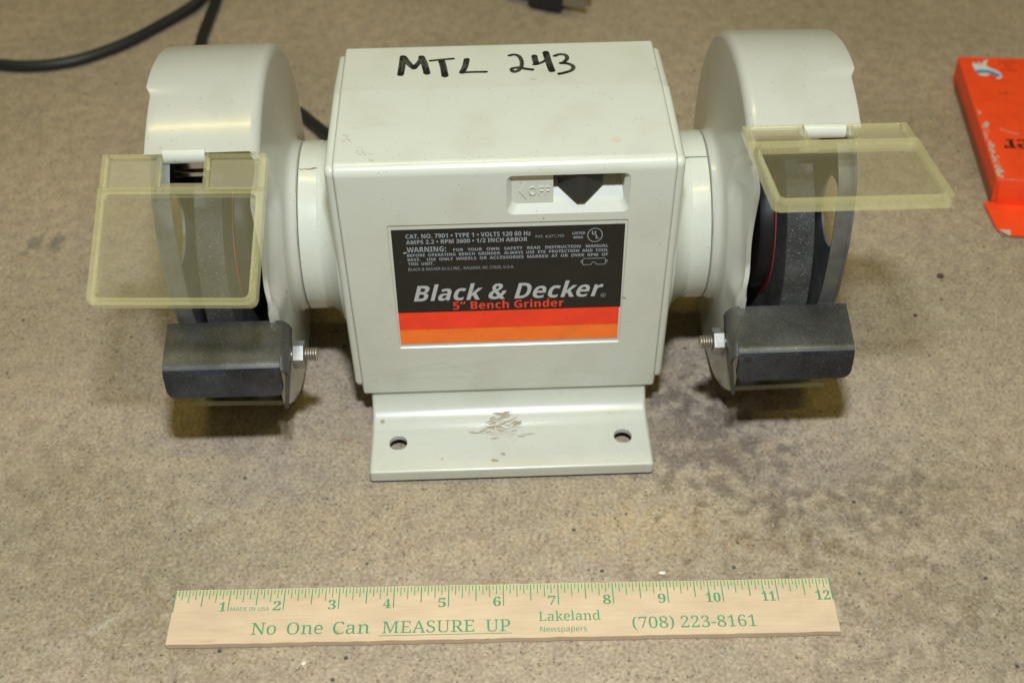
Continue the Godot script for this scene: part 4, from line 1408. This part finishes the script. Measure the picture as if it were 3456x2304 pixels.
func build_box() -> void:
	var o := Node3D.new()
	o.name = "cardboard_box"
	o.position = Vector3(0.306, 0, -0.170)
	o.rotation.y = deg_to_rad(-6.0)
	add_child(o)
	tag(o, "flat red cardboard carton with scuffed corner and open end flap", "cardboard box")
	# local: x to the right, -z to the far end
	var W := 0.125
	var L := 0.143
	var H := 0.020
	var g := Geo.new()
	var p := rrect(0.0, -L, W, 0.0, 0.0012, 3)
	extrude(g, p, 0.0008, H, 0.0007, along_y)
	g.solid()
	put("carton", g.mesh(40.0), M.card, o)
	# the bare side seam low on the left
	var e := Geo.new()
	e.quad(Vector3(-0.0003, 0.0009, -L + 0.01), Vector3(-0.0003, 0.0009, -0.002), Vector3(-0.0003, 0.0085, -0.002), Vector3(-0.0003, 0.0065, -L + 0.01))
	e.facing(Vector3(-1, 0, 0))
	put("bare_seam", e.mesh(), M.card_dark, o)
	# tuck flap bulging down the front and the outer flap on the floor, its corner bent
	var G := []
	for k in 9:
		var f := k / 8.0
		var row := PackedVector3Array()
		for j in 12:
			var x := lerpf(0.001, W, j / 11.0)
			row.append(Vector3(x + (0.0015 * f if j == 0 else 0.0), lerpf(H + 0.0003, 0.0035 - 0.0012 * sin(PI * j / 11.0), f), 0.0009 + 0.0022 * sin(f * PI * 0.6)))
		G.append(row)
	var b := Geo.new()
	shell(b, G, 0.0006, func(q: Vector3) -> Vector3: return Vector3(0, 0, 1))
	put("tuck_flap", b.mesh(40.0), M.card, o)
	var f2 := Geo.new()
	var fp := PackedVector2Array([Vector2(-0.005, 0.001), Vector2(W, 0.001), Vector2(W, 0.0325), Vector2(0.006, 0.0315), Vector2(0.002, 0.0285), Vector2(-0.001, 0.026)])
	extrude(f2, fp, 0.0, 0.0007, 0.0, func(u: float, v: float, w: float) -> Vector3: return Vector3(u, w + 0.0012 + 0.0018 * (1.0 - v / 0.033), v))
	f2.solid()
	var fl := put("floor_flap", f2.mesh(20.0), M.card, o)
	var f3 := Geo.new()
	f3.tri(Vector3(-0.001, 0.0021, 0.026), Vector3(0.0065, 0.0030, 0.0275), Vector3(0.006, 0.0020, 0.0318))
	f3.tri(Vector3(-0.001, 0.0021, 0.026), Vector3(0.006, 0.0020, 0.0318), Vector3(0.002, 0.0020, 0.0288))
	f3.facing(Vector3.UP)
	put("bent_corner", f3.mesh(), M.card_raw, fl)
	# worn white along the left edge and the front edge
	var w := Geo.new()
	rng.seed = 66
	var on := func(q: Vector2) -> Vector3: return Vector3(q.x, H + 0.00012, q.y)
	for k in 70:
		var z := -absf(rng.randfn(0, 0.032)) - 0.003
		if z < -0.10: continue
		blot(w, Vector2(absf(rng.randfn(0.0012, 0.0012)) + 0.0010, z), rng.randf_range(0.0003, 0.0014), rng.randf_range(0.0008, 0.0026), rng.randf_range(-0.3, 0.3), on, Vector3.UP, 0.6, 9)
	for k in 30: blot(w, Vector2(rng.randf_range(0.002, 0.08), -0.0006), rng.randf_range(0.001, 0.004), rng.randf_range(0.0002, 0.0005), 0, on, Vector3.UP, 0.5, 9)
	blot(w, Vector2(0.0040, -0.060), 0.0022, 0.0042, 0.2, on, Vector3.UP, 0.4)
	ribbon(w, [Vector2(0.012, -0.056), Vector2(0.018, -0.052), Vector2(0.023, -0.0505)], 0.0007, on, Vector3.UP)
	ribbon(w, [Vector2(0.026, -0.040), Vector2(0.034, -0.034)], 0.0006, on, Vector3.UP)
	tag(put("worn_edge", w.mesh(), M.card_raw, o), "", "", "stuff")
	# print, upside down from here: a white and blue bird-like emblem, small lines and the end of a word
	var em := Geo.new()
	var bird := []
	for q in [[12, -133], [14, -136], [16.5, -134], [19, -137], [21, -133.5], [24.5, -138.5], [29, -139.5], [26, -136], [25, -132], [28, -129], [33, -126.5], [36.5, -122], [36, -117.5], [31.5, -115.5], [29.5, -117], [32.5, -118.5], [31, -121], [27, -122], [22, -119], [16, -119.5], [13.5, -123]]: bird.append(Vector2(8.0 + (q[0] - 12.0) * 0.72, q[1]) / 1000.0)
	var bp := PackedVector2Array(bird)
	var tr := Geometry2D.triangulate_polygon(bp)
	for i in range(0, tr.size(), 3): em.tri(on.call(bp[tr[i]]), on.call(bp[tr[i + 1]]), on.call(bp[tr[i + 2]]))
	em.facing(Vector3.UP)
	var eo := put("emblem", em.mesh(), M.white_print, o)
	var over := func(q: Vector2) -> Vector3: return Vector3(q.x, H + 0.0002, q.y)
	var bl := Geo.new()
	ribbon(bl, [Vector2(0.0088, -0.1235), Vector2(0.0130, -0.1245), Vector2(0.0170, -0.1245), Vector2(0.0210, -0.1220), Vector2(0.0235, -0.1185)], 0.0040, over, Vector3.UP)
	put("emblem_band", bl.mesh(), M.blue_print, eo)
	var serif := font("Droid Serif", true)
	var turned := Basis(Vector3.UP, PI) * Basis(Vector3.RIGHT, -PI / 2)
	lettering("lettering", "er", serif, Transform3D(turned, Vector3(0.0272, H + 0.00012, -0.0443)), 0.0164, 0.0132, M.ink, o)
	# short lines of fine print too small to read
	var pr := Geo.new()
	for q in [[26.5, 37, -137], [30, 34, -132], [27.5, 37, -127], [20, 32.5, -98.5]]:
		var x: float = q[0]
		while x < q[1]:
			ribbon(pr, [Vector2(x, q[2]) / 1000.0, Vector2(x + rng.randf_range(0.8, 1.8), q[2] + 0.1) / 1000.0], 0.0010, on, Vector3.UP)
			x += rng.randf_range(2.0, 2.8)
	var fo := func(q: Vector2) -> Vector3: return Vector3(q.x, 0.0021 + 0.0018 * (1.0 - q.y / 0.033), q.y)
	for q in [[20, 40, 10], [20, 44, 15], [18, 40, 20], [16, 30, 25]]:
		var x: float = q[0]
		while x < q[1]:
			ribbon(pr, [Vector2(x, q[2]) / 1000.0, Vector2(x + rng.randf_range(0.8, 1.8), q[2] + 0.1) / 1000.0], 0.0014 if q[2] >= 20 else 0.0008, fo, Vector3.UP)
			x += rng.randf_range(2.0, 2.6)
	tag(put("fine_print", pr.mesh(), M.ink, o), "", "", "stuff")


func crumb(called: String, at: Vector3, size: Vector3, m: Material, s: int, label: String, category: String) -> void:
	rng.seed = s
	var g := Geo.new()
	var rings := []
	for i in 5:
		var b := PI * i / 4.0 - PI / 2
		var row := PackedVector3Array()
		for k in 8:
			var a := TAU * k / 8
			var r := 0.75 + 0.35 * rng.randf()
			row.append(at + Vector3(cos(a) * cos(b) * size.x * r, (sin(b) + 1.0) * size.y * 0.5, sin(a) * cos(b) * size.z * r))
		rings.append(row)
	for i in 4:
		for k in 8: g.quad(rings[i][k], rings[i][(k + 1) % 8], rings[i + 1][(k + 1) % 8], rings[i + 1][k])
	g.solid()
	tag(put(called, g.mesh(30.0), m), label, category)


func build_litter() -> void:
	crumb("rust_crumb", Vector3(0.257, 0, -0.104), Vector3(0.0024, 0.0022, 0.0022), M.crumb, 3, "dark reddish crumb on the bare floor between grinder and red carton", "crumb")
	crumb("dirt_crumb", Vector3(0.234, 0, -0.071), Vector3(0.0014, 0.0012, 0.0012), M.crumb, 4, "small brown crumb on the floor right of the right tool rest", "crumb")
	crumb("paint_chip", Vector3(0.069, 0, 0.1030), Vector3(0.0019, 0.0007, 0.0010), M.chip, 5, "small white paint chip on the floor just behind the ruler", "paint chip")
	crumb("paint_fleck", Vector3(-0.097, 0, 0.1460), Vector3(0.0012, 0.0004, 0.0011), M.chip, 6, "white paint fleck on the floor in front of the ruler", "paint chip")
